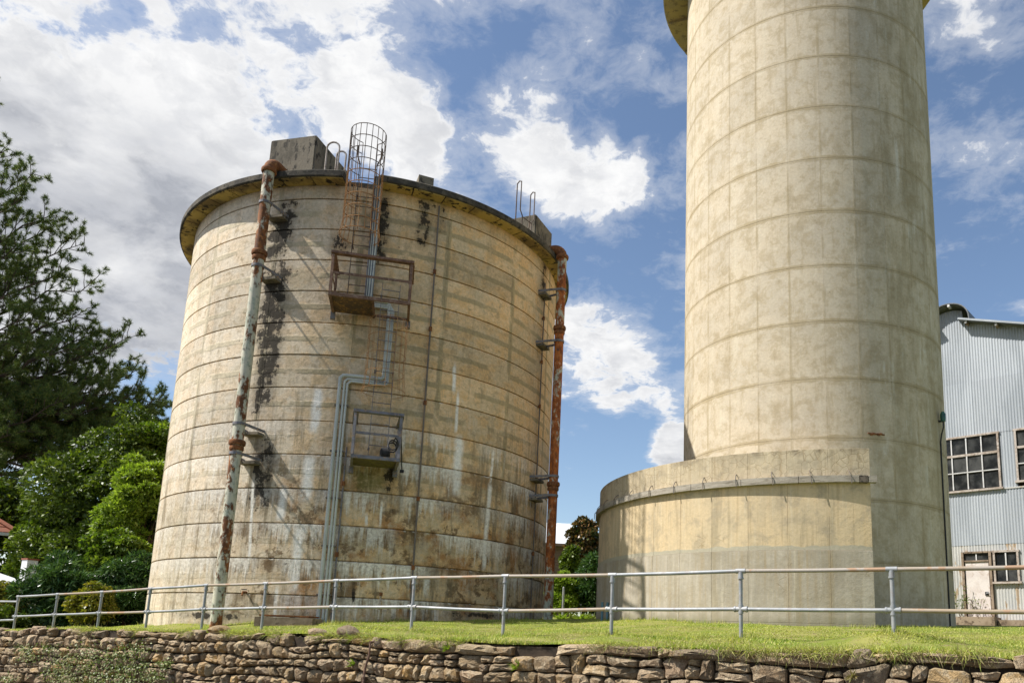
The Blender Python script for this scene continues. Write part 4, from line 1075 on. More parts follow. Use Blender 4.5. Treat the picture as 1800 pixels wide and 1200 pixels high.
def conduits():
    # cable tray beside the tall ladder
    a = (tang(664, 325, .1) + tang(650, 515, .1)) / 2; e, t = polar_frame(a)
    z0, z1 = tz(650, 522, .15), Z_RIMTOP + .05
    root = thing('cable_tray', tpt(a, TR + .13, z0), 'blue grey cable tray beside the tall caged ladder', 'cable tray')
    MB().box(tpt(a, TR + .10, (z0 + z1) / 2), t, e, (0, 0, 1), .18, .10, z1 - z0).build('tray', M['conduit_dark'], root)
    for k in (-.05, .005, .06):
        MB().tube([tpt(a, TR + .18, z0) + t * k, tpt(a, TR + .18, z1) + t * k], .018, 8).build('cable', M['conduit'], root, True)
    # bent conduits running down to the ground
    path = [(652, 528), (687, 531), (672, 665), (597, 660), (560, 1090)]
    offs = .10
    p0 = [(tang(x, y, offs), tz(x, y, offs)) for x, y in path]
    aa = (p0[1][0] + p0[2][0]) / 2; ab = (p0[3][0] + p0[4][0]) / 2; zA = p0[0][1]; zB = (p0[2][1] + p0[3][1]) / 2
    g = tpt(ab, TR + offs, 0); zg = gz(g.x, g.y)
    root = thing('conduit_run', (g.x, g.y, zg), 'grey bent conduit pipes running down the tank to the grass', 'conduit')
    for k, r, mt in ((0.0, .042, 'conduit'), (.10, .028, 'conduit'), (.165, .028, 'conduit')):
        dA = k / TR
        q = []
        def arc(a_from, a_to, z):
            n = 8; return [tpt(a_from + (a_to - a_from) * i / n, TR + offs, z) for i in range(n + 1)]
        pts = arc(p0[0][0], aa - .008 + dA * .6, zA - k * .8)
        pts += [tpt(aa + dA * .6, TR + offs, zA - k * .8 - .05)]
        pts += [tpt(aa + dA * .6, TR + offs, zB - k * .8 + .05)]
        pts += arc(aa + dA * .6 - .010, ab + dA + .012, zB - k * .8)
        pts += [tpt(ab + dA, TR + offs, zB - k * .8 - .06), tpt(ab + dA, TR + offs, zg - .15)]
        MB().tube(pts, r, 10).build('conduit_pipe', M[mt], root, True)
    for z in np.arange(zg + .6, zB - .3, 1.05):
        m = MB().box(tpt(ab + .075 / TR, TR + .075, z), polar_frame(ab)[1], polar_frame(ab)[0], (0, 0, 1), .30, .09, .035); m.build('clip', M['iron_dark'], root)
conduits()


def thin_rod(p_top, p_bot, r, lab, joints, mat='iron_dark', off=.05):
    a = (tang(*p_top, off) + tang(*p_bot, off)) / 2; z1 = tz(*p_top, off); g = tpt(a, TR + off, 0); zg = gz(g.x, g.y)
    root = thing('iron_rod', (g.x, g.y, zg), lab, 'iron rod')
    MB().tube([tpt(a, TR + off, zg - .1), tpt(a, TR + off, z1)], r, 8).build('rod', M[mat], root, True)
    for y in joints:
        z = tz(p_top[0], y, off)
        MB().tube([tpt(a, TR + off, z - .05), tpt(a, TR + off, z + .05)], r * 1.9, 8).build('coupling', M['rust'], root, True)
        MB().bar(tpt(a, TR - .01, z), tpt(a, TR + off, z), .03, .03).build('wall_clip', M['rust'], root)
    return root
thin_rod((765, 360), (728, 1085), .021, 'long thin iron rod down the middle of the tank with couplings', [478, 580, 711, 880, 1000])
thin_rod((956, 495), (935, 1080), .018, 'thin dark rod near the rusty pipe on the tank', [560, 640, 720, 850, 980])
thin_rod((612, 785), (580, 1080), .020, 'short thin pipe beside the conduits under the grey platform', [850, 975], 'steel_grey')


def small_things():
    # hooped grab rails on the roof beside the housing
    for (px, py_t, wpx_, lab) in ((587, 250, .30, 'tall hooped grab rail on the tank roof beside the concrete box'), (601, 266, .22, 'short hooped grab rail on the tank roof next to the ladder cage')):
        a = tang(px, py_t, -.1); e, t = polar_frame(a); zt = on_cyl(px, py_t, TC, TR - .1).z; c = tpt(a, TR - .1, 0); w = wpx_ / 2
        pts = [c - t * w + Vector((0, 0, Z_RIMTOP - .02))]
        for i in range(9): th = PI * (1 - i / 8); pts.append(c + t * w * math.cos(th) + Vector((0, 0, zt - w + w * math.sin(th))))
        pts.append(c + t * w + Vector((0, 0, Z_RIMTOP - .02)))
        tag(MB().tube(pts, .022, 8).build('grab_rail', M['frame'], None, True), lab, 'grab rail')
    # roof ladder by the right hand box
    a = tang(925, 385, .1); e, t = polar_frame(a); c = tpt(a, TR + .12, 0); zt = on_cyl(925, 325, TC, TR + .1).z; zb = Z_RIMTOP
    root = thing('roof_ladder', (c.x, c.y, zb), 'bent steel ladder ends standing on the tank roof by the small box', 'ladder')
    for s in (-1, 1):
        MB().tube([c + t * s * .20 + Vector((0, 0, zb)), c + t * s * .20 + Vector((0, 0, zb + .42)), c + t * s * .30 + Vector((0, 0, zb + .55)), c + t * s * .30 + Vector((0, 0, zt - .03)), c + t * s * .30 - e * .07 + Vector((0, 0, zt)), c + t * s * .30 - e * .14 + Vector((0, 0, zt - .06)), c + t * s * .30 - e * .14 + Vector((0, 0, zb + .4)), c + t * s * .24 - e * .20 + Vector((0, 0, zb + .02))], .016, 8).build('stringer', M['cage_dark'], root, True)
    for z in (zb + .15, zb + .40): MB().tube([c - t * .20 + Vector((0, 0, z)), c + t * .20 + Vector((0, 0, z))], .012, 6).build('rung', M['cage_dark'], root)
    # concrete slab cover on the grass at the tank's foot
    c = on_cyl(508, 1097, TC, TR + .55); e, t = polar_frame(tang(508, 1097, .5)); g = gz(c.x, c.y)
    root = thing('slab_cover', (c.x, c.y, g), 'low mossy concrete pit with a tilted plate at the foot of the tank', 'pit cover')
    MB().box((c.x, c.y, g + .02), t, e, (0, 0, 1), 1.15, .75, .22).build('kerb', M['kerb'], root)
    MB().box((c.x, c.y, g + .165), t, e, Vector((0, 0, 1)) + t * .04, 1.0, .70, .03).build('plate', M['rust'], root)
    # short stand pipe
    p = on_cyl(664, 1095, TC, TR + .35); g = gz(p.x, p.y); zt = tz(667, 1045, .35)
    root = thing('stand_pipe', (p.x, p.y, g), 'short pale standpipe in the grass before the tank', 'standpipe')
    MB().tube([(p.x, p.y, g - .1), (p.x + .02, p.y, zt)], .022, 8).build('pipe', M['frame'], root, True)
    MB().tube([(p.x + .02, p.y, zt - .02), (p.x + .02, p.y, zt + .05)], .036, 8).build('cap', M['rust'], root, True)
    # old tap and bracket stubs left on the wall
    for (px, py, lab) in ((433, 1040, 'small rusted tap on the tank wall beside the pale pipe'),):
        a = tang(px, py); q = tpt(a, TR, tz(px, py)); e, t = polar_frame(a)
        root = thing('wall_tap', q, lab, 'tap')
        MB().tube([q - e * .02, q + e * .12, q + e * .14 - Vector((0, 0, .08))], .022, 8).build('spout', M['rust'], root, True)
        MB().bar(q + e * .08 - t * .06 + Vector((0, 0, .05)), q + e * .08 + t * .06 + Vector((0, 0, .05)), .02, .02).build('handle', M['black'], root)
small_things()

# ---------------------------------------------------------------- pale concrete tower with the low drum at its foot
def wpt(a, r, z): return Vector((WC[0] + r * math.cos(a), WC[1] + r * math.sin(a), z))
def wang(px, py, R): p = on_cyl(px, py, WC, R); return math.atan2(p.y - WC[1], p.x - WC[0])
def wz(px, py, R): return on_cyl(px, py, WC, R).z
Z_DISC = EYE + 19.0
WB = EYE + 0.0


def build_tower():
    root = thing('concrete_tower', (WC[0], WC[1], WB), 'tall pale round concrete tower with faint formwork panels', 'tower')
    MB().lathe(WC, [(0.01, Z_DISC), (WR - .012, Z_DISC), (WR - .012, WB), (0.01, WB)], 96).build('core_wall', M['tower'], root, True, 30)
    n = 27; step = 2 * PI / n; off0 = WA0 - math.radians(6.2) + step / 2
    me = arc_panel('wall_panel', WR - .03, WR, WSP - .005, step - .001 / WR, 8, .0025, M['tower'])
    rr = random.Random(9)
    k0 = int((Z_DISC - WZ0) / WSP)
    for k in range(-k0, 12):
        z0 = WZ0 - k * WSP
        if z0 + WSP < WB + .4: break
        for j in range(-8, 9):
            o = bpy.data.objects.new('wall_panel', me); col.objects.link(o); o.parent = root
            a = off0 + j * step; dr = 0.0
            o.location = (math.cos(a) * dr, math.sin(a) * dr, z0 - WB + .0025); o.rotation_euler = (0, 0, a)
    # overhanging gallery
    RG = 3.98
    MB().lathe(WC, [(WR - .3, Z_DISC), (RG - .03, Z_DISC), (RG, Z_DISC + .03), (RG, Z_DISC + .22), (WR - .3, Z_DISC + .22)], 96).build('gallery_slab', M['gallery'], root, True, 35)
    for i in range(18):
        a = WA0 + 2 * PI * i / 18 + .1
        MB().bar(wpt(a, WR - .02, Z_DISC - .05), wpt(a, RG - .06, Z_DISC - .03), .16, .09).build('gallery_beam', M['gallery'], root)
    MB().lathe(WC, [(WR - .4, Z_DISC + .22), (WR, Z_DISC + .22), (WR, Z_DISC + 3.0), (WR - .4, Z_DISC + 3.0)], 64).build('upper_drum', M['tower'], root, True, 35)
    # spalled patch with bare steel
    a = wang(1540, 763, WR); z = wz(1540, 763, WR); t = Vector((-math.sin(a), math.cos(a), 0)); e = Vector((math.cos(a), math.sin(a), 0))
    m = MB()
    r2 = random.Random(2)
    for i in range(7): m.box(wpt(a, WR + .004, z) + t * (i - 3) * .055 + Vector((0, 0, r2.uniform(-.01, .012))), t, e, Vector((0, 0, 1)) + t * r2.uniform(-.3, .3), .06, .03, r2.uniform(.025, .06))
    m.build('spalled_patch', M['rust'], root)
M['gallery'] = mat_simple('yellowed gallery concrete', (0.40, 0.31, 0.13), (0.33, 0.27, 0.14), 1.8, .9, bump=.3, c3=(0.24, 0.19, 0.10))
build_tower()


def build_drum():
    AE = wang(1534, 960, DR)
    zt = (wz(1525, 785, DR) + wz(1300, 800, DR)) / 2; zl1 = (wz(1533, 833, DR) + wz(1300, 845, DR)) / 2; zl0 = zl1 - .145; zr = (wz(1535, 962, DR) + wz(1250, 975, DR)) / 2; zb = EYE - .2
    root = thing('round_drum', (WC[0], WC[1], zb), 'low round concrete drum wrapped around the foot of the tower', 'tank')
    step = math.radians(8.0); n = 26
    bands = [('upper_panel', zl1, zt, DR, M['drum_top']), ('middle_panel', zr, zl0 + .03, DR, M['drum_mid']), ('base_panel', EYE + .42, zr - .004, DR + .022, M['drum_low']), ('plinth_panel', zb, EYE + .416, DR + .030, M['drum_low'])]
    for nm, z0, z1, r, mt in bands:
        me = arc_panel(nm, r - .24, r, z1 - z0, step - .0025 / r, 6, .004, mt)
        for j in range(n):
            o = bpy.data.objects.new(nm, me); col.objects.link(o); o.parent = root; o.location = (0, 0, z0 - zb); o.rotation_euler = (0, 0, AE - step * (j + .5))
    MB().lathe(WC, [(DR - .23, zb), (DR - .03, zb), (DR - .03, zt - .01), (DR - .23, zt - .01)], 80, AE - step * n + .002, AE - .003, True).build('core_wall', M['drum_low'], root, True, 35)
    MB().lathe(WC, [(WR - .1, zt - .45), (DR - .1, zt - .45), (DR - .1, zt - .3), (WR - .1, zt - .3)], 60, AE - step * n, AE - .01, True).build('deck', M['drum_top'], root, True, 35)
    e = Vector((math.cos(AE), math.sin(AE), 0)); t = Vector((-math.sin(AE), math.cos(AE), 0))
    MB().box(wpt(AE, (WR + DR) / 2 - .01, (zb + zt) / 2 - .005) - t * .11, e, t, (0, 0, 1), DR - WR - .07, .20, zt - zb - .02).build('end_wall', M['drum_mid'], root)
    # timber string course held by iron clips
    segs = 18; tot = step * n + .02; rr = random.Random(4)
    a_top = AE + .018
    cuts = [(a_top, AE - .010, 'timber'), (AE - .010, AE - .040, 'timber_burnt')] + [(AE - .040 - (tot - .058) * i / segs, AE - .040 - (tot - .058) * (i + 1) / segs, 'timber') for i in range(segs)]
    for b1, b0, mt in cuts:
        dz = rr.uniform(-.006, .006); b1 -= .001; b0 += .001
        MB().lathe(WC, [(DR + .002, zl0 + dz), (DR + .10, zl0 + dz + .004), (DR + .10, zl1 + dz - .012), (DR + .002, zl1 + dz)], 8, b0, b1, True).build('ledge_board', M[mt], root, True, 35)
    for i in range(16):
        a = AE - .07 - i * math.radians(7.4); tt = Vector((-math.sin(a), math.cos(a), 0))
        MB().tube([wpt(a, DR - .01, zl1 + .11) - tt * .02, wpt(a, DR + .04, zl1 + .09) - tt * .02, wpt(a, DR + .125, zl1 - .02), wpt(a, DR + .135, zl0 - .03) + tt * .02], .009, 6).build('ledge_clip', M['iron_dark'], root)
    # blue plastic pipe stubs at the drum's shaded foot
    p = on_cyl(1063, 1075, WC, DR + .12); g = gz(p.x, p.y)
    r3 = thing('stub_pipes', (p.x, p.y, g), 'two short blue plastic pipes at the foot of the drum', 'pipes')
    for k in (-.06, .06): MB().tube([(p.x + k, p.y, g - .1), (p.x + k, p.y, g + .42)], .03, 8).build('pipe', M['bluepipe'], r3, True)
M['timber_burnt'] = mat_simple('charred timber', (0.03, 0.026, 0.022), (0.16, 0.13, 0.10), 9, .95, bump=.4)
M['bluepipe'] = mat_simple('faded blue pipe', (0.13, 0.24, 0.28), (0.10, 0.19, 0.23), 5, .6)
build_drum()


def lamp():
    z1 = wz(1652, 735, WR); a = wang(1651, 760, WR); e = Vector((math.cos(a), math.sin(a), 0)); t = Vector((-math.sin(a), math.cos(a), 0))
    q = wpt(a, WR, z1); zg = gz(q.x, q.y)
    root = thing('tower_lamp', (q.x, q.y, zg), 'small green bulkhead lamp on the tower with a cable down to the ground', 'lamp')
    c = wpt(a, WR + .10, z1)
    MB().lathe(c, [(0.005, z1 - .12), (.05, z1 - .12), (.06, z1 - .05), (.06, z1 + .06), (.03, z1 + .12), (.005, z1 + .13)], 14).build('shade', M['green'], root, True)
    MB().bar(wpt(a, WR - .01, z1 - .1), c + Vector((0, 0, -.1)), .04, .04).build('arm', M['black'], root)
    MB().tube([c + Vector((0, 0, -.12)), c + Vector((0, 0, -.25)), wpt(a, WR + .05, z1 - .42), wpt(a, WR + .02, z1 - .60), wpt(a, WR + .02, zg - .05)], .016, 6).build('cable', M['black'], root)
M['green'] = mat_simple('green enamel', (0.02, 0.10, 0.06), (0.015, 0.07, 0.05), 5, .3, spec=.5)
lamp()


# ---------------------------------------------------------------- corrugated iron building on the right
BA = at(1700, 1090, 31.0); _ba = math.radians(-47.0)
BT = Vector((math.sin(_ba), math.cos(_ba), 0)); BR = -BT; BN = Vector((-BT.y, BT.x, 0)); BN = BN if BN.y < 0 else -BN
def bpx(px, py):
    p = on_vplane(px, py, BA, BN); return (p - BA).dot(BR), p.z
def bpt(a, z, out=0.0): return Vector((BA.x, BA.y, 0)) + BR * a + BN * out + Vector((0, 0, z))


def build_shed():
    zbase = bpx(1720, 1084)[1]; z4 = bpx(1740, 955)[1]; z3 = bpx(1712, 863)[1]; zw = bpx(1710, 765)[1]; z1 = bpx(1730, 668)[1]
    ar0, zr0 = bpx(1693, 566); ar1, zr1 = bpx(1800, 574); sl = (zr1 - zr0) / (ar1 - ar0)
    aridge = bpx(1668, 545)[0]; zarch = bpx(1668, 543)[1]
    aL, aR = -4.2, 7.0
    g = gz(*bpt(0, 0).xy)
    root = thing('iron_shed', bpt(1.0, min(g, zbase) - .1), 'tall corrugated iron shed with grid windows behind the tower', 'shed')
    def roofz(a): return zr0 + sl * (a - ar0) if a > aridge else zr0 + sl * (2 * aridge - a - ar0)
    pitch = .095
    def sheet(a0, a1, zb, zt, mat, dz=0.0):
        n = max(2, int(round((a1 - a0) / (pitch / 4)))); V, Fc = [], []
        for i in range(n + 1):
            a = a0 + (a1 - a0) * i / n; o = .012 * math.sin(2 * PI * a / pitch)
            top = zt(a) if callable(zt) else zt
            V.append(tuple(bpt(a, zb, o + dz))); V.append(tuple(bpt(a, top, o + dz + .004)))
        for i in range(n): Fc.append((2 * i, 2 * i + 2, 2 * i + 3, 2 * i + 1))
        m = MB(); m.v = V; m.f = Fc; return m.build('corrugated_sheet', mat, root, True, 80)
    def row(zb, zt, mat, holes=(), dz=0.0):
        edges = [aL]; a = aL
        while a < aR - .1: a += .8; edges.append(min(a, aR))
        cuts = sorted(edges + [h for hh in holes for h in hh])
        for i in range(len(cuts) - 1):
            c0, c1 = cuts[i], cuts[i + 1]
            if c1 - c0 < .02: continue
            mid = (c0 + c1) / 2
            if any(h0 < mid < h1 for h0, h1 in holes): continue
            sheet(c0, c1, zb, zt, mat, dz)
    # windows: outer rectangles on the wall
    w1L, w1R = bpx(1752, 800)[0] - 2.05, bpx(1757, 800)[0]; w1T, w1B = zw - .02, z3 + .05
    w2L = bpx(1786, 800)[0]; w2R = w2L + 2.05; w2B = bpx(1790, 845)[1]
    row(zbase - .15, z4 - .0, M['zinc_old'], holes=[(bpx(1693, 1030)[0], bpx(1792, 1000)[0])], dz=-.006)
    # pieces round the door and the low window
    dL, dR = bpx(1693, 1030)[0], bpx(1747, 1030)[0]; lwL, lwR = bpx(1748, 1000)[0], bpx(1792, 1000)[0]; lwT, lwB = bpx(1770, 968)[1], bpx(1770, 1022)[1]
    sheet(dL, lwR, lwT + .02, z4, M['zinc_old'], -.006); sheet(dR, lwR, zbase - .15, lwB - .06, M['zinc_old'], -.006)
    row(z4 - .03, z3 + .02, M['zinc'], dz=.006)
    row(z3 - .01, zw + .02, M['zinc'], holes=[(w1L, w1R), (w2L, w2R)], dz=-.002)
    row(zw - .01, z1 + .03, M['zinc'], dz=.010); 
    top = lambda a: roofz(a) - .03 if abs(a - aridge) > ar0 - aridge else zarch - .10 - .12 * ((a - aridge) / (ar0 - aridge)) ** 2
    row(z1 - .02, top, M['zinc'], dz=-.003)
    MB().quad_box([bpt(aL, zbase - .3, -.35), bpt(aR, zbase - .3, -.35), bpt(aR, zbase - .3, -.15), bpt(aL, zbase - .3, -.15), bpt(aL, z1, -.35), bpt(aR, z1, -.35), bpt(aR, z1, -.15), bpt(aL, z1, -.15)]).build('inner_wall', M['soil'], root)
    for s, a in ((-1, aL), (1, aR)):
        MB().quad_box([bpt(a, zbase - .3, -.02), bpt(a + .05 * s, zbase - .3, -.02), bpt(a + .05 * s, zbase - .3, -11.8), bpt(a, zbase - .3, -11.8), bpt(a, roofz(a) - .1, -.02), bpt(a + .05 * s, roofz(a) - .1, -.02), bpt(a + .05 * s, roofz(a) - .1, -11.8), bpt(a, roofz(a) - .1, -11.8)]).build('side_wall', M['zinc_old'], root)
    # flashings along the laps
    for z in (z3 + .0,): MB().bar(bpt(aL, z, .028), bpt(aR, z, .028), .02, .05).build('flashing', M['zinc_old'], root)

    def window(L, R, T, B, rows, name='window', heavy_first=True):
        w = .07; fr = MB()
        fr.bar(bpt(L - .04, T + .00, .035), bpt(R + .04, T + .00, .035), .07, w); fr.bar(bpt(L - .07, B - .03, .05), bpt(R + .07, B - .03, .05), .12, .07)
        for a in (L + .02, R - .02): fr.bar(bpt(a, B + .006, .035), bpt(a, T - w / 2 - .002, .035), .065, w, BN)
        win = fr.build(name, M['frame'], root)
        z = T - w / 2
        tot = (T - B - w / 2 - .02)
        for ri, (frac, ncol) in enumerate(rows):
            h = tot * frac; z0 = z - h; cw = (R - L - .12) / ncol
            if ri: MB().bar(bpt(L + .06, z, .032), bpt(R - .06, z, .032), .05, .085 if (heavy_first and ri == 1) else .035).build('glazing_bar', M['frame'] if (heavy_first and ri == 1) else M['frame_white'], win)
            for c in range(ncol):
                a0 = L + .06 + cw * c; a1 = a0 + cw
                if c: MB().bar(bpt(a0, z0 + .02, .034), bpt(a0, z - .02, .034), .04, .035, BN).build('glazing_bar', M['frame_white'], win)
                MB().quad_box([bpt(a0 + .012, z0 + .012, .004), bpt(a1 - .012, z0 + .012, .004), bpt(a1 - .012, z0 + .012, .010), bpt(a0 + .012, z0 + .012, .010), bpt(a0 + .012, z - .012, .004), bpt(a1 - .012, z - .012, .004 + random.uniform(0, .01)), bpt(a1 - .012, z - .012, .012 + random.uniform(0, .01)), bpt(a0 + .012, z - .012, .010)]).build('pane', M['glass'], win)
            z = z0
        return win
    window(w1L, w1R, w1T, w1B, [(.34, 4), (.33, 4), (.33, 4)]); window(w2L, w2R, w1T, w2B, [(.34, 4), (.33, 4), (.33, 4)])
    window(lwL, lwR, lwT, lwB, [(.5, 2), (.5, 2)], heavy_first=False)
    # door with a two pane fanlight
    dT = bpx(1720, 987)[1]; fT = lwT; dB = zbase
    fr = MB(); fr.bar(bpt(dL + .05, dB, .04), bpt(dL + .05, fT + .02, .04), .08, .11, BN); fr.bar(bpt(dR - .05, dB, .04), bpt(dR - .05, fT + .02, .04), .08, .11, BN)
    fr.bar(bpt(dL + .11, fT, .042), bpt(dR - .11, fT, .042), .08, .06); fr.bar(bpt(dL + .11, dT + .03, .042), bpt(dR - .11, dT + .03, .042), .08, .05)
    dfr = fr.build('door_frame', M['kerb'], root)
    mid = (dL + dR) / 2
    for a0, a1 in ((dL + .12, mid - .02), (mid + .02, dR - .12)):
        MB().quad_box([bpt(a0, dT + .06, .01), bpt(a1, dT + .06, .01), bpt(a1, dT + .06, .02), bpt(a0, dT + .06, .02), bpt(a0, fT - .03, .01), bpt(a1, fT - .03, .01), bpt(a1, fT - .03, .02), bpt(a0, fT - .03, .02)]).build('pane', M['glass'], dfr)
    MB().bar(bpt(mid, dT + .055, .03), bpt(mid, fT - .03, .03), .04, .035, BN).build('glazing_bar', M['frame_white'], dfr)
    d = MB().box(bpt(mid, (dT + dB) / 2, .02), BR, BN, (0, 0, 1), dR - dL - .24, .045, dT - dB - .01).build('door', M['door'], root)
    MB().box(bpt(dR - .22, dB + (dT - dB) * .42, .055), BR, BN, (0, 0, 1), .11, .03, .13).build('lock_plate', M['black'], d); MB().tube([bpt(dR - .22, dB + (dT - dB) * .43, .06), bpt(dR - .22, dB + (dT - dB) * .43, .12), bpt(dR - .12, dB + (dT - dB) * .43, .12)], .014, 6).build('handle', M['galv'], d)
    # roof: overhanging sheets, barge edge, curved ridge vent, purlin ends
    ov = .38
    for s in (1, -1):
        a_in = ar0 - .08 if s > 0 else 2 * aridge - ar0 + .08; a_out = aR + .4 if s > 0 else aL - .4
        m = MB(); z0, z1_ = roofz(a_in), roofz(a_out)
        m.quad_box([bpt(a_in, z0 - .02, ov), bpt(a_out, z1_ - .02, ov), bpt(a_out, z1_ - .02, -12), bpt(a_in, z0 - .02, -12), bpt(a_in, z0 + .02, ov), bpt(a_out, z1_ + .02, ov), bpt(a_out, z1_ + .02, -12), bpt(a_in, z0 + .02, -12)])
        m.build('roof', M['roof_metal'], root)
        MB().bar(bpt(a_in, z0 + .008, ov + .012), bpt(a_out, z1_ + .008, ov + .012), .02, .07).build('barge_flashing', M['zinc'], root)
        a = a_in + .25 * s
        while (a - a_out) * s < 0:
            p = MB(); p.bar(bpt(a, roofz(a) - .085, -.3), bpt(a, roofz(a) - .085, ov - .06), .08, .10); q = p.build('purlin', M['kerb'], root)
            MB().box(bpt(a, roofz(a) - .085, ov - .055), BR, BN, (0, 0, 1), .075, .012, .095).build('purlin_end', M['frame_white'], q); a += 1.0 * s
    hw = ar0 - aridge + .28; hh = zarch - zr0 + .10
    V = MB(); n = 16
    for i in range(n):
        t0, t1 = PI * i / n, PI * (i + 1) / n
        A = lambda t, k: (aridge - (hw + k) * math.cos(t), zr0 - .06 + (hh + k) * math.sin(t) ** .8)
        (a0, z0), (a1, z1_), (b0, y0), (b1, y1) = A(t0, 0), A(t1, 0), A(t0, .035), A(t1, .035)
        V.quad_box([bpt(a0, z0, ov), bpt(a1, z1_, ov), bpt(a1, z1_, -12), bpt(a0, z0, -12), bpt(b0, y0, ov), bpt(b1, y1, ov), bpt(b1, y1, -12), bpt(b0, y0, -12)])
    V.build('ridge_vent', M['roof_metal'], root)
    MB().box(bpt(aridge + .12, zarch - .07, ov - .03), BR, BN, (0, 0, 1), .075, .25, .09).build('ridge_purlin', M['frame_white'], root)
    # concrete step in front of the door
    g0 = gz(*bpt(1.0, 0, .6).xy)
    st = thing('concrete_step', bpt(1.0, g0 - .1, .5), 'brown stained concrete step below the shed door', 'step')
    MB().box(bpt(dL + .55, (g0 - .2 + zbase - .02) / 2, .45), BR, BN, (0, 0, 1), 1.25, .85, zbase - g0 + .18).build('step_block', M['kerb'], st)
    MB().box(bpt(dL + 2.8, (g0 - .2 + zbase - .10) / 2, .35), BR, BN, (0, 0, 1), 3.15, .6, zbase - g0 + .08).build('kerb_block', M['kerb'], st)
    print('shed: base', zbase - EYE, 'z4', z4 - EYE, 'z3', z3 - EYE, 'roof', zr0 - EYE, 'slope', sl, 'door h', dT - dB, 'w', dR - dL, 'g', g0 - EYE)
build_shed()

# ---------------------------------------------------------------- houses far behind
def build_houses():
    # pale roofed house between tank and drum
    d = 48.0; c0 = at(930, 1085, d); e = Vector((c0.x, c0.y, 0)).normalized(); t = Vector((e.y, -e.x, 0))
    zr = at(985, 920, d + 3).z; ze = at(985, 956, d).z; g = gz(c0.x, c0.y)
    cR = at(1012, 956, d); hw = (Vector((cR.x, cR.y, 0)) - Vector((c0.x, c0.y, 0))).dot(t)
    root = thing('weatherboard_house', (c0.x, c0.y, g), 'brown weatherboard house with a pale roof behind the shrubs', 'house')
    P = lambda s, o, z: Vector((c0.x, c0.y, 0)) + t * s + e * o + Vector((0, 0, z))
    L = -6.0
    MB().quad_box([P(L, .3, g - .3), P(hw - .4, .3, g - .3), P(hw - .4, 5.6, g - .3), P(L, 5.6, g - .3), P(L, .3, ze - .05), P(hw - .4, .3, ze - .05), P(hw - .4, 5.6, ze - .05), P(L, 5.6, ze - .05)]).build('wall', M['weatherboard'], root)
    z = g + .1
    while z < ze - .15:
        MB().quad_box([P(L, .26, z), P(hw - .36, .26, z), P(hw - .36, .30, z), P(L, .30, z), P(L, .285, z + .19), P(hw - .36, .285, z + .19), P(hw - .36, .30, z + .19), P(L, .30, z + .19)]).build('weatherboard', M['weatherboard'], root); z += .2
    for o0, o1, nm in ((-.2, 3.0, 'roof'), (6.2, 3.0, 'roof')):
        MB().quad_box([P(L - .3, o0, ze - .04), P(hw, o0, ze - .04), P(hw, o1, zr - .04), P(L - .3, o1, zr - .04), P(L - .3, o0, ze + .04), P(hw, o0, ze + .04), P(hw, o1, zr + .04), P(L - .3, o1, zr + .04)]).build(nm, M['pale_roof'], root)
    MB().bar(P(L - .3, -.24, ze - .06), P(hw, -.24, ze - .06), .06, .16).build('gutter', M['weatherboard'], root)
    # tiled house at the left edge: only the corner of its roof shows
    d = 38.0; c = at(31, 938, d); e = Vector((c.x, c.y, 0)).normalized(); t = Vector((e.y, -e.x, 0)); g = gz(c.x, c.y); ze = c.z
    root = thing('tiled_house', (c.x - t.x * 4, c.y - t.y * 4, g), 'house with a red tiled roof half hidden behind the left trees', 'house')
    P = lambda s, o, z: Vector((c.x, c.y, 0)) + t * s + e * o + Vector((0, 0, z))
    rise = 2.6
    MB().quad_box([P(-9, .5, g - .3), P(-.6, .5, g - .3), P(-.6, 7, g - .3), P(-9, 7, g - .3), P(-9, .5, ze), P(-.6, .5, ze), P(-.6, 7, ze), P(-9, 7, ze)]).build('wall', M['white_wall'], root)
    m = MB(); k = 0
    m.v += [tuple(P(-9.5, 0, ze)), tuple(P(0, 0, ze)), tuple(P(-3.9, 3.8, ze + rise)), tuple(P(-9.5, 3.8, ze + rise)), tuple(P(0, 7.6, ze)), tuple(P(-9.5, 7.6, ze))]; m.f += [(0, 1, 2, 3), (1, 4, 2), (3, 2, 4, 5)]
    rf = m.build('roof', M['tile'], root)
    for i in range(11):      # courses of tiles
        f = i / 11; f2 = (i + 1.15) / 11
        q = MB(); a0, a1 = P(-9.5, 3.8 * f, ze + rise * f + .05), P(-3.9 * f, 3.8 * f, ze + rise * f + .05); b0, b1 = P(-9.5, 3.8 * f2, ze + rise * f2 + .012), P(-3.9 * f2, 3.8 * f2, ze + rise * f2 + .012)
        dz = Vector((0, 0, .05)); q.quad_box([a0 - dz, a1 - dz, b1 - dz, b0 - dz, a0, a1, b1, b0]).build('tile_course', M['tile'], rf)
    MB().bar(P(-9.5, -.05, ze - .05), P(.0, -.05, ze - .05), .10, .12).build('gutter', M['white_wall'], root)
    MB().tube([P(.02, 0, ze + .06), P(-3.9, 3.8, ze + rise + .06)], .10, 6).build('hip_ridge', M['tile'], root)
    # low white outhouse
    d = 27.8; c = at(20, 1020, d); e = Vector((c.x, c.y, 0)).normalized(); t = Vector((e.y, -e.x, 0)); g = gz(c.x, c.y); ze = at(20, 1027, d).z; zr = at(10, 1008, d + 1).z
    root = thing('white_outhouse', (c.x, c.y, g), 'low white outhouse with a chimney among the left shrubs', 'outhouse')
    P = lambda s, o, z: Vector((c.x, c.y, 0)) + t * s + e * o + Vector((0, 0, z))
    MB().quad_box([P(-4, .2, g - .3), P(.35, .2, g - .3), P(.35, 2.2, g - .3), P(-4, 2.2, g - .3), P(-4, .2, ze), P(.35, .2, ze), P(.35, 2.2, ze), P(-4, 2.2, ze)]).build('wall', M['white_wall'], root)
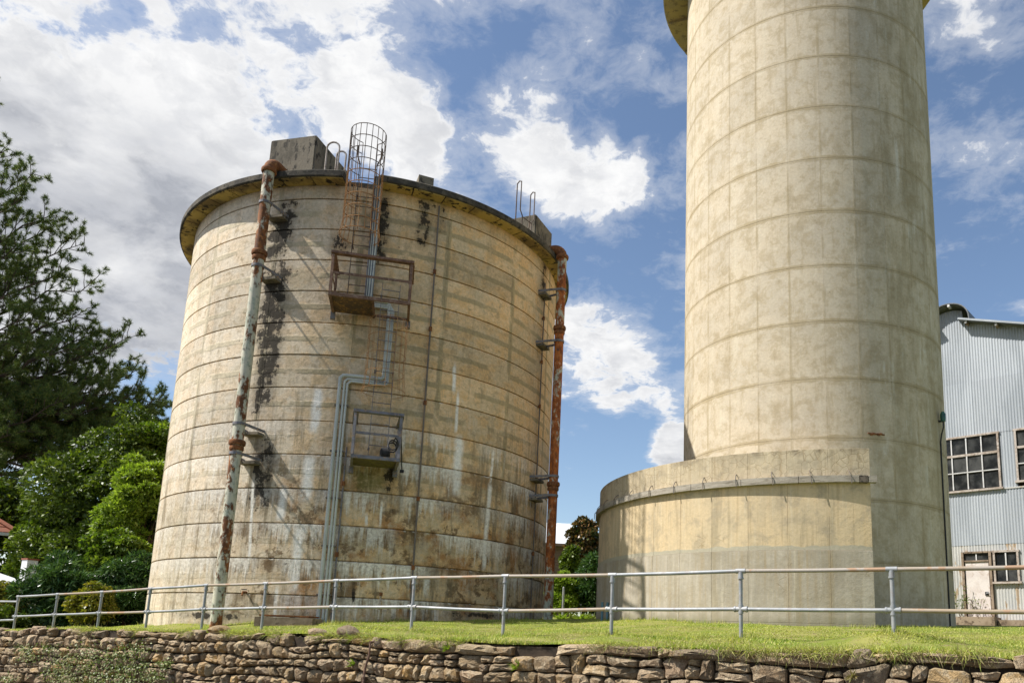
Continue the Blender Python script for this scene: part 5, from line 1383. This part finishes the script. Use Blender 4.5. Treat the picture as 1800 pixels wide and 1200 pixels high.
    MB().quad_box([P(-4.3, 0, ze), P(.5, 0, ze), P(-.4, 1.2, zr), P(-4.3, 1.2, zr), P(-4.3, 0, ze + .05), P(.5, 0, ze + .05), P(-.4, 1.2, zr + .05), P(-4.3, 1.2, zr + .05)]).build('roof', M['pale_roof'], root)
    zc = at(40, 982, d + .8).z; pc = P(.38, .9, 0)
    MB().box((pc.x, pc.y, (ze + zc) / 2 - .3), t + e * .5, e - t * .5, (0, 0, 1), .30, .30, zc - ze + .6).build('chimney', M['white_wall'], root)
    MB().box((pc.x, pc.y, zc + .01), t + e * .5, e - t * .5, (0, 0, 1), .34, .34, .05).build('chimney_cap', M['tile'], root)
build_houses()


# ---------------------------------------------------------------- plants
def unit(n):
    v = RNG.normal(size=(n, 3)); return v / np.linalg.norm(v, axis=1)[:, None]


def leaf_quads(P, D, N, L, W):
    """diamond leaves: base point P, direction D, face normal N, length L, half width W"""
    S = np.cross(D, N); S /= np.linalg.norm(S, axis=1)[:, None] + 1e-9
    L = np.asarray(L)[:, None]; W = np.asarray(W)[:, None]
    droop = np.array([0, 0, -1.0]) * L * 0.12
    a = P; b = P + D * L * .45 + S * W; c = P + D * L + droop; d = P + D * L * .45 - S * W
    V = np.stack([a, b, c, d], 1).reshape(-1, 3); n = len(P)
    return V, np.arange(4 * n).reshape(n, 4)


def crown_leaves(clumps, n, leaf, width, up=0.35, shell=0.55, flat=0.8, along=None):
    """clumps: (x, y, z, r); leaves lie through each clump, thicker near its skin"""
    C = np.array(clumps); vol = C[:, 3] ** 2; k = RNG.choice(len(C), n, p=vol / vol.sum())
    u = unit(n); u[:, 2] = np.where(RNG.random(n) < .62, np.abs(u[:, 2]), u[:, 2])
    r = C[k, 3] * (shell + (1 - shell) * RNG.random(n) ** .6)
    P = C[k, :3] + u * r[:, None] * np.array([1, 1, flat])
    D = u * .8 + unit(n) * .9 + np.array([0, 0, up * .2]); D /= np.linalg.norm(D, axis=1)[:, None]
    N = unit(n) * .75 + u * .5 + np.array([0, 0, up]); N /= np.linalg.norm(N, axis=1)[:, None]
    s = RNG.uniform(.65, 1.25, n)
    return leaf_quads(P, D, N, leaf * s, width * s)


def ellipsoid_clumps(c, rad, n, r0, r1, seed, low=-0.7):
    g = np.random.default_rng(seed); out = []
    while len(out) < n:
        v = g.normal(size=3); v /= np.linalg.norm(v)
        if v[2] < low: continue
        k = g.uniform(.35, 1.0) ** .5
        k *= 1 + .16 * math.sin(v[0] * 5 + seed) * math.cos(v[2] * 4 + seed * 2)
        out.append((c[0] + v[0] * rad[0] * k, c[1] + v[1] * rad[1] * k, c[2] + v[2] * rad[2] * k, g.uniform(r0, r1)))
    return out


def plant(name, lab, cat, base, c, rad, ncl, r0, r1, nleaf, leaf, width, mat, seed, trunk=.12, group=None, up=.35, low=-.7, limbs=9, trunk_name='trunk', crown_name='crown', extra=None):
    root = thing(name, base, lab, cat, group)
    cl = ellipsoid_clumps(c, rad, ncl, r0, r1, seed, low)
    if extra: cl += extra
    V, Fc = crown_leaves(cl, nleaf, leaf, width, up)
    np_mesh(crown_name, V, Fc, M[mat], False, root)
    m = MB(); b = Vector(base); top = Vector((c[0], c[1], c[2] - rad[2] * .1)); rr = random.Random(seed)
    mid = b.lerp(top, .45) + Vector((rr.uniform(-.15, .15), rr.uniform(-.15, .15), 0))
    m.tube([b - Vector((0, 0, .2)), mid, top], [trunk, trunk * .75, trunk * .35], 8)
    for i in range(limbs):
        q = Vector(cl[(i * 7) % len(cl)][:3]); s = b.lerp(top, rr.uniform(.25, .8)); k = s.lerp(q, .5) + Vector((0, 0, -.08 * (q - s).length))
        m.tube([s, k, q], [trunk * .45, trunk * .28, trunk * .08], 6)
    m.build(trunk_name, M['bark'], root, True)
    return root


def by_px(px, py, d): return at(px, py, d)
def pm(d): return F / d            # photo pixels per metre, roughly


def foliage():
    def tree(name, lab, cat, x0, x1, y0, y1, d, ncl, r0, r1, nleaf, leaf, width, mat, seed, depth=.8, **kw):
        c = at((x0 + x1) / 2, (y0 + y1) / 2, d); rx = (x1 - x0) / 2 / pm(d) ; rz = (y1 - y0) / 2 / pm(d) * .97
        rx = max(rx - r1 * .8, .2); rz = max(rz - r1 * .8, .2)
        g = gz(c.x, c.y)
        return plant(name, lab, cat, (c.x, c.y, g), (c.x, c.y, c.z), (rx, rx * depth, rz), ncl, r0, r1, nleaf, leaf, width, mat, seed, **kw)
    tree('broadleaf_tree', 'large dark green leafy tree beside the tank behind the pine', 'tree', 60, 345, 735, 1120, 31, 150, .42, .75, 60000, .15, .042, 'leaf_dark', 1, trunk=.25)
    tree('broadleaf_tree', 'dark leafy tree at the left behind the tiled roof', 'tree', -120, 95, 835, 1120, 44, 80, .6, 1.1, 26000, .24, .07, 'leaf_dark', 2, trunk=.3)
    tree('broadleaf_tree', 'mid green leafy tree in front of the dark tree under the pine', 'tree', 32, 172, 880, 1050, 33, 80, .28, .5, 30000, .15, .042, 'leaf_mid', 3, trunk=.16)
    tree('feathery_tree', 'bright yellow green feathery tree against the sunny side of the tank', 'tree', 178, 330, 800, 1000, 27.5, 90, .22, .42, 36000, .15, .028, 'leaf_bright', 4, trunk=.12, up=.8)
    tree('feathery_tree', 'yellow green leafy treetop rising behind the bright feathery tree', 'tree', 215, 330, 735, 860, 30.0, 50, .3, .5, 17000, .15, .035, 'leaf_mid', 14, trunk=.12, up=.6)
    tree('shrub', 'pale flecked climbing shrub between the two dark bushes', 'shrub', 148, 262, 930, 1060, 25.5, 50, .18, .34, 15000, .12, .04, 'leaf_mid', 5, trunk=.05, crown_name='foliage', trunk_name='stem')
    tree('oleander_bush', 'dark narrow leaved bush behind the fence near the white chimney', 'bush', 46, 172, 978, 1112, 25.2, 70, .2, .36, 17000, .19, .019, 'leaf_gloss', 6, trunk=.05, up=.5, low=-.95, crown_name='foliage', trunk_name='stem')
    tree('oleander_bush', 'dark narrow leaved bush against the sunny foot of the tank', 'bush', 170, 285, 975, 1112, 24.6, 70, .2, .36, 17000, .19, .019, 'leaf_gloss', 7, trunk=.05, up=.5, low=-.95, crown_name='foliage', trunk_name='stem')
    tree('shrub', 'yellow tinged low shrub between the dark bushes behind the fence', 'shrub', 128, 205, 1025, 1108, 23.8, 36, .14, .26, 8000, .09, .03, 'leaf_yellow', 8, trunk=.04, low=-.95, crown_name='foliage', trunk_name='stem')
    tree('hedge_shrub', 'yellow green clipped hedge below the white outhouse', 'hedge', -120, 42, 1027, 1108, 26.0, 80, .18, .32, 17000, .075, .028, 'leaf_yellow', 9, trunk=.05, depth=.35, low=-.95, crown_name='foliage', trunk_name='stem')
    tree('shrub', 'low dark shrub right behind the far end of the fence', 'shrub', -60, 60, 1062, 1112, 25.0, 40, .16, .28, 9000, .10, .03, 'leaf_dark', 19, trunk=.04, low=-.95, crown_name='foliage', trunk_name='stem')
    # gap between tank and drum
    tree('magnolia_tree', 'magnolia with rusty brown leaves between the tank and the drum', 'tree', 990, 1066, 898, 1045, 39.0, 70, .24, .42, 11000, .21, .06, 'leaf_rust', 10, trunk=.1)
    tree('shrub', 'round dark green shrub in front of the magnolia', 'shrub', 980, 1024, 948, 1050, 36.0, 40, .2, .38, 9000, .14, .045, 'leaf_dark', 11, trunk=.06, low=-.9, crown_name='foliage', trunk_name='stem')
    tree('oleander_bush', 'glossy narrow leaved bush growing against the drum', 'bush', 1012, 1078, 965, 1098, 32.0, 60, .24, .42, 11000, .27, .028, 'leaf_gloss', 12, trunk=.05, up=.5, low=-.95, crown_name='foliage', trunk_name='stem')
    tree('shrub', 'light green leafy shrub beside the foot of the rusty pipe', 'shrub', 950, 1028, 996, 1096, 32.0, 50, .2, .38, 11000, .14, .045, 'leaf_bright', 13, trunk=.05, low=-.95, crown_name='foliage', trunk_name='stem')
    for i, px in enumerate((985, 1002, 1020, 1038)):
        c = at(px, 1087, 30.0 + (i % 2) * .4); g = gz(c.x, c.y); root = thing('strap_leaf_plant', (c.x, c.y, g), 'low strap leaved plant in the bed between tank and drum', 'plant', 'strap leaved plants in the bed')
        n = 46; a = RNG.uniform(0, 2 * PI, n); up = RNG.uniform(.3, 1.2, n); D = np.c_[np.cos(a), np.sin(a), up]; D /= np.linalg.norm(D, axis=1)[:, None]
        V, Fc = leaf_quads(np.tile([c.x, c.y, g - .02], (n, 1)) + RNG.normal(0, .06, (n, 3)) * [1, 1, 0], D, np.c_[-np.cos(a) * .6, -np.sin(a) * .6, np.ones(n)], RNG.uniform(.3, .6, n), np.full(n, .03))
        np_mesh('leaves', V, Fc, M['leaf_ivy' if i % 2 else 'leaf_bright'], False, root)
    # short grey post in that bed
    p = at(989, 1085, 30.4); g = gz(p.x, p.y); zt = at(990, 1032, 30.4).z
    r = thing('garden_post', (p.x, p.y, g), 'slim pale post in the bed beside the rusty pipe', 'post'); MB().tube([(p.x, p.y, g - .1), (p.x, p.y, zt)], .045, 8).build('shaft', M['galv'], r, True); MB().tube([(p.x, p.y, zt), (p.x, p.y, zt + .03)], [.042, .03], 8).build('cap', M['galv'], r, True)
    # weeds at the shed door
    for i, (px, py) in enumerate(((1692, 1080), (1722, 1082))):
        c = on_vplane(px, py, BA, BN) + BN * .25; n = 150 if i == 0 else 60
        root = thing('weed', (c.x, c.y, c.z - .1), ['tall thin weed climbing beside the shed door', 'low dry weed in front of the shed door'][i], 'weed')
        m = MB(); tips = []
        for k in range(7):
            a = RNG.uniform(-1, 1); h = RNG.uniform(.5, 1.15 if i == 0 else .6); tip = c + BR * a * .3 + Vector((0, 0, h)); m.tube([c - Vector((0, 0, .1)), c.lerp(tip, .5) + BR * .05 * a, tip], .006, 4); tips.append((c, tip))
        m.build('stems', M['bark'], root)
        P = np.array([list(tips[k % 7][0].lerp(tips[k % 7][1], RNG.uniform(.3, 1))) for k in range(n)]) + RNG.normal(0, .04, (n, 3))
        V, Fc = leaf_quads(P, unit(n), unit(n), RNG.uniform(.05, .1, n), RNG.uniform(.012, .02, n)); np_mesh('leaves', V, Fc, M['leaf_mid' if i == 0 else 'leaf_ivy'], False, root)
foliage()


# ---------------------------------------------------------------- pine on the left
def build_pine():
    d = 36.0; K = 1.44; base = at(-175, 1100, d); g = gz(base.x, base.y)
    root = thing('pine_tree', (base.x, base.y, g), 'big dark pine reaching in from the left over the trees', 'tree')
    right = Vector((base.y, -base.x, 0)).normalized(); away = Vector((base.x, base.y, 0)).normalized()
    rr = random.Random(21)
    trunk_pts = []
    for px, py in ((-175, 1100), (-168, 800), (-150, 560), (-120, 380), (-95, 230), (-80, 120)): trunk_pts.append(at(px, py, d))
    trunk_pts[0].z = g - .3
    def trunk_at(z):
        for a, b in zip(trunk_pts, trunk_pts[1:]):
            if a.z <= z <= b.z: return a.lerp(b, (z - a.z) / (b.z - a.z))
        return trunk_pts[-1].copy()
    tr = MB().tube(trunk_pts, [.55, .5, .4, .26, .14, .05], 12).build('trunk', M['bark'], root, True)
    limbs = MB(); tufts = []
    def seg(a, b, r0, r1, n=5, sag=.0, wig=.06):
        pts = []
        for i in range(n + 1):
            f = i / n; p = a.lerp(b, f); p = p + Vector((0, 0, -sag * math.sin(PI * f))) + Vector((rr.uniform(-wig, wig), rr.uniform(-wig, wig), rr.uniform(-wig, wig))) * (1 if 0 < i < n else 0); pts.append(p)
        limbs.tube(pts, [r0 + (r1 - r0) * i / n for i in range(n + 1)], 5, False); return pts
    def branch(a, tip, r, dens=1.0):
        L = (tip - a).length; pts = seg(a, tip, r, .012, 8, .05 * L, .03 * L)
        main = (tip - a).normalized()
        nb = int(L / K * 5.5 * dens)
        for k in range(nb):
            f = .22 + .78 * (k + rr.random()) / nb; i = min(int(f * 8), 7); p = pts[i].lerp(pts[i + 1], f * 8 - i)
            side = Vector((rr.gauss(0, 1), rr.gauss(0, 1), rr.gauss(.15, .45))); side = (side - main * side.dot(main)).normalized()
            l2 = (0.45 + .9 * (1 - f) + .25 * rr.random()) * min(1.0, L / K / 3.5) * K
            q = p + (side * .8 + main * .65 + Vector((0, 0, .18))).normalized() * l2
            sp = seg(p, q, .018, .006, 3, -.04 * l2, .04)
            for kk in range(max(2, int(l2 / K * 6.0))):
                g2 = .35 + .65 * rr.random(); j = min(int(g2 * 3), 2); tp = sp[j].lerp(sp[j + 1], g2 * 3 - j)
                dv = ((q - p).normalized() * .7 + Vector((rr.gauss(0, .6), rr.gauss(0, .6), abs(rr.gauss(.35, .4)))))
                tl = tp + dv.normalized() * rr.uniform(.14, .36); seg(tp, tl, .006, .004, 1, 0, 0); tufts.append((tl, dv.normalized()))
            tufts.append((q, (q - p).normalized()))
        tufts.append((tip, main))
    # limbs that show in the photograph: tip pixel, how far nearer or farther than the trunk, start height pixel
    for px, py, dd, sy in ((15, 262, 0, 330), (62, 300, .8, 400), (40, 350, -1.2, 420), (100, 372, -.5, 470), (88, 400, 1.0, 480), (148, 428, .3, 540), (120, 470, -1.5, 560), (165, 492, .9, 590), (60, 480, 1.6, 560), (30, 430, -1.8, 520),
                           (150, 545, -.8, 640), (110, 560, 1.2, 640), (180, 580, .2, 690), (228, 592, -.4, 720), (190, 620, 1.4, 720), (130, 610, -1.8, 700), (70, 600, .5, 690), (50, 560, -2.2, 650),
                           (232, 660, .8, 770), (200, 690, -1.4, 790), (287, 712, .0, 800), (268, 735, 1.1, 810), (255, 700, -.7, 780), (230, 760, -1.6, 830), (180, 740, 1.6, 820), (120, 700, -2.4, 800), (70, 720, 1.0, 810),
                           (100, 800, -.6, 860), (40, 810, 1.2, 870), (160, 790, .6, 850), (30, 760, -2.6, 850), (20, 640, 2.2, 760), (215, 640, 1.8, 750), (240, 690, -1.5, 770), (275, 700, .8, 790), (262, 752, -.8, 815), (210, 715, .4, 800), (175, 660, -.6, 760)):
        t = at(px, py, d + dd * 1.3 + .8); s = trunk_at(at(-150, sy, d).z); branch(s, t, .075 + rr.random() * .03, .8 if py > 765 else (1.5 if px > 170 else 1.1))
    for i in range(16):      # the sides turned away from the picture
        a = rr.uniform(PI * .6, PI * 1.5); z = rr.uniform(trunk_pts[1].z + 1.5, trunk_pts[-1].z); L = rr.uniform(2, 6) * (1 - (z - g) / 36)
        s = trunk_at(z); branch(s, s + right * math.cos(a) * L + away * math.sin(a) * L + Vector((0, 0, .5)), .06, .5)
    for k in range(12): s = trunk_at(trunk_pts[-3].z + k * .85); branch(s, s + right * rr.uniform(-1.4, 1.4) + away * rr.uniform(-1.4, 1.4) + Vector((0, 0, .7)), .035, 1.0)
    limbs.build('limbs', M['bark'], root, True)
    # needle tufts
    T = np.array([list(p) for p, _ in tufts]); A = np.array([list(v) for _, v in tufts]); nT = len(T); per = 64
    T = np.repeat(T, per, 0); A = np.repeat(A, per, 0); n = len(T)
    D = A * RNG.uniform(0, .9, (n, 1)) + unit(n) * .9; D /= np.linalg.norm(D, axis=1)[:, None]
    P = T - A * RNG.uniform(0, .2, (n, 1))
    Nn = unit(n); S = np.cross(D, Nn); S /= np.linalg.norm(S, axis=1)[:, None]
    L = RNG.uniform(.12, .21, (n, 1)); w = .0095
    V = np.stack([P + S * w, P - S * w, P + D * L], 1).reshape(-1, 3)
    np_mesh('needles', V, np.arange(3 * n).reshape(n, 3), M['pine'], False, root)
    print('pine tufts', nT)
build_pine()


# ---------------------------------------------------------------- grass, fringe, ivy
def build_grass():
    n = 330000
    u = RNG.uniform(TOP_U[0] - .3, TOP_U[-1] + .5, n); v = RNG.random(n) ** 1.35 * 11.0 + .06
    x = WP.x + FDIR.x * u + FN.x * v; y = WP.y + FDIR.y * u + FN.y * v
    ok = (np.hypot(x - TC[0], y - TC[1]) > TR + .01) & (np.hypot(x - WC[0], y - WC[1]) > WR + .05)
    ang = (np.arctan2(y - WC[1], x - WC[0]) - (wang(1534, 960, DR))) % (2 * PI)
    ok &= ~((np.hypot(x - WC[0], y - WC[1]) < DR + .03) & (ang > 2 * PI - math.radians(208)))
    dist = np.hypot(x, y); az = np.arctan2(x, y); ok &= (az > math.radians(-40)) & (az < math.radians(36))
    worn = (np.sin(x * 1.9 + 1.3 * np.sin(y * 1.1)) * np.sin(y * 2.3 + .7 * np.sin(x * 2.7)) > .55) & (RNG.random(len(x)) < .75); ok &= ~worn
    x, y, v, u = x[ok], y[ok], v[ok], u[ok]; n = len(x); z = ground(x, y)
    a = RNG.uniform(0, 2 * PI, n); lean = RNG.uniform(.2, 1.7, n); h = RNG.uniform(.012, .030, n) * (1 + .5 * np.sin(x * 2.1 + np.sin(y * 1.7) * 2) * np.sin(y * 2.6))
    edge = v < .42; h = np.where(edge & (RNG.random(n) < .35), h * 2.0, h)
    near = np.minimum(np.hypot(x - TC[0], y - TC[1]) - TR, np.abs(np.hypot(x - WC[0], y - WC[1]) - DR)); h = np.where((near < .15) & (RNG.random(n) < .35), h * 2.2, h)
    P = np.c_[x, y, z - .005]; w = RNG.uniform(.004, .008, n)
    D = np.c_[np.cos(a) * lean, np.sin(a) * lean, np.ones(n)]; D /= np.linalg.norm(D, axis=1)[:, None]
    S = np.c_[-np.sin(a), np.cos(a), np.zeros(n)]
    V = np.stack([P + S * w[:, None], P - S * w[:, None], P + D * (h / np.sqrt(1) * (1 + lean * .5))[:, None]], 1).reshape(-1, 3)
    o = np_mesh('lawn_grass', V, np.arange(3 * n).reshape(n, 3), M['grass']); tag(o, 'short mown grass blades covering the lawn', 'grass', kind='stuff')
    # uncut tufts round the posts and along the feet of the tanks
    spots = [tuple(fpx(q[0], q[3])[:2]) for q in POSTS] + [tuple(on_cyl(px, 1092, TC, TR + .06)[:2]) for px in range(300, 960, 24)] + [tuple(on_cyl(px, 1096, WC, DR + .08)[:2]) for px in range(1075, 1535, 27)]
    sp = np.array(spots); k = RNG.integers(0, len(sp), 7000); x = sp[k, 0] + RNG.normal(0, .09, 7000); y = sp[k, 1] + RNG.normal(0, .06, 7000)
    ok = (np.hypot(x - TC[0], y - TC[1]) > TR + .01) & (np.hypot(x - WC[0], y - WC[1]) > DR + .04) & (np.sin(k * 12.9) > -.3); x, y = x[ok], y[ok]; n = len(x); z = ground(x, y)
    a = RNG.uniform(0, 2 * PI, n); lean = RNG.uniform(.1, .9, n); h = RNG.uniform(.04, .13, n); P = np.c_[x, y, z - .01]
    D = np.c_[np.cos(a) * lean, np.sin(a) * lean, np.ones(n)]; D /= np.linalg.norm(D, axis=1)[:, None]; S = np.c_[-np.sin(a), np.cos(a), np.zeros(n)] * .0045
    V = np.stack([P + S, P - S, P + D * h[:, None]], 1).reshape(-1, 3)
    o = np_mesh('uncut_grass', V, np.arange(3 * n).reshape(n, 3), M['grass']); tag(o, 'longer uncut grass tufts round the fence posts and tank feet', 'grass', kind='stuff')
    # dry clippings left by the mower
    n = 60000; u = RNG.uniform(-3, 12, n); v = RNG.random(n) ** 1.5 * 5 + .05
    x = WP.x + FDIR.x * u + FN.x * v; y = WP.y + FDIR.y * u + FN.y * v
    keep = (np.sin(x * 3.1 + 1.2 * np.sin(y * 2.0)) * np.sin(y * 3.7 + x) > .1); x, y = x[keep], y[keep]; n = len(x); z = ground(x, y) + RNG.uniform(.012, .04, n)
    a = RNG.uniform(0, 2 * PI, n); D = np.c_[np.cos(a), np.sin(a), RNG.normal(0, .25, n)]; S = np.c_[-np.sin(a), np.cos(a), np.zeros(n)] * .004; P = np.c_[x, y, z]
    V = np.stack([P + S, P - S, P + D * RNG.uniform(.03, .07, (n, 1))], 1).reshape(-1, 3)
    o = np_mesh('dry_clippings', V, np.arange(3 * n).reshape(n, 3), M['dry']); tag(o, 'dry straw coloured clippings scattered on the lawn', 'clippings', kind='stuff')
    # fringe hanging over the wall top
    V_, k0 = [], 0
    n = 9000; cu = np.array([float(wu(wpx(px, 1150))) for px in (1180, 1260, 1300, 1330, 1360, 1390, 1430, 1450, 1475, 1570, 1600, 1690, 1710, 790, 760, 700, 640, 610, 560, 480, 430, 400, 330, 235, 150, 140, 1060, 1100)])
    k = RNG.integers(0, len(cu), n); u = cu[k] + RNG.normal(0, .13, n); v = RNG.uniform(-.05, .22, n); zt = np.interp(u, TOP_U, TOP_Z) + .0
    P = np.c_[WP.x + FDIR.x * u + FN.x * v, WP.y + FDIR.y * u + FN.y * v, zt + RNG.uniform(-.05, .02, n)]
    D = -np.array([FN.x, FN.y, 0])[None] * RNG.uniform(.2, 1.3, (n, 1)) + unit(n) * .5 + np.array([0, 0, 1.0]) * RNG.uniform(-.6, .8, (n, 1)); D /= np.linalg.norm(D, axis=1)[:, None]
    S = np.cross(D, unit(n)); S /= np.linalg.norm(S, axis=1)[:, None]; L = RNG.uniform(.05, .16, (n, 1))
    V = np.stack([P + S * .004, P - S * .004, P + D * L - np.array([0, 0, .3]) * L * L * 6], 1).reshape(-1, 3)
    half = n // 2
    o = np_mesh('grass_fringe', V[:half * 3], np.arange(3 * half).reshape(half, 3), M['grass']); tag(o, 'tufts of long grass hanging over the stone wall top', 'grass', kind='stuff')
    o = np_mesh('dry_fringe', V[half * 3:], np.arange(3 * (n - half)).reshape(-1, 3), M['dry']); tag(o, 'dead straw hanging over the stone wall top', 'grass', kind='stuff')
build_grass()


def build_ivy():
    pat = [(160, 1150, 55), (120, 1165, 40), (220, 1150, 45), (250, 1140, 30), (200, 1175, 60), (110, 1185, 45), (140, 1195, 50), (250, 1175, 45), (50, 1140, 22), (60, 1155, 25), (280, 1190, 30), (180, 1195, 50), (90, 1140, 25), (230, 1195, 40), (20, 1195, 25), (300, 1165, 20)]
    P = []
    for px, py, s in pat:
        m = int(s * 5)
        for i in range(m):
            q = wpx(px + RNG.normal(0, s * .38), py + RNG.normal(0, s * .22)); P.append(list(q - FN * float(RNG.uniform(.05, .13))))
    P = np.array(P); n = len(P)
    zt = np.interp(((P[:, 0] - WP.x) * FDIR.x + (P[:, 1] - WP.y) * FDIR.y), TOP_U, TOP_Z); P = P[P[:, 2] < zt - .04]; n = len(P)
    out = np.array([-FN.x, -FN.y, .5]); D = unit(n) * .8 + np.array([0, 0, -.3]); D /= np.linalg.norm(D, axis=1)[:, None]; N = unit(n) * .6 + out
    V, Fc = leaf_quads(P, D, N, RNG.uniform(.022, .05, n), RNG.uniform(.010, .02, n))
    o = np_mesh('ivy', V, Fc, M['leaf_ivy']); tag(o, 'pale green ivy creeping over the squared end of the stone wall', 'ivy', kind='stuff')
    # single weeds in the joints and a woody stem
    for i, (px, py, s, lab) in enumerate(((627, 1168, .16, 'bright spiky weed growing from the wall below the boulder'), (914, 1172, .17, 'spiky green weed growing from the middle of the stone wall'), (793, 1140, .14, 'drooping pale weed near the top of the stone wall'), (1500, 1190, .16, 'straw coloured grass tuft low in the stone wall'))):
        c = wpx(px, py) - FN * .04; n = 34; root = thing('wall_weed', c, lab, 'weed')
        D = unit(n) * .7 + np.array([-FN.x, -FN.y, .5]); D /= np.linalg.norm(D, axis=1)[:, None]
        V, Fc = leaf_quads(np.tile(list(c), (n, 1)), D, unit(n), RNG.uniform(.5, 1.1, n) * s, np.full(n, .008)); np_mesh('leaves', V, Fc, M['dry' if i == 3 else 'leaf_bright'], False, root)
    pts = [wpx(660, 1128), wpx(658, 1150), wpx(651, 1172), wpx(648, 1192), wpx(646, 1215)]; pts = [p - FN * .10 for p in pts]; pts.insert(0, pts[0] + FN * .25 + Vector((0, 0, .03)))
    tag(MB().tube(pts, [.012, .014, .016, .016, .02, .022], 8).build('vine_stem', M['rust_brown'], None, True), 'bare brown vine stem hanging down the stone wall', 'vine')
build_ivy()
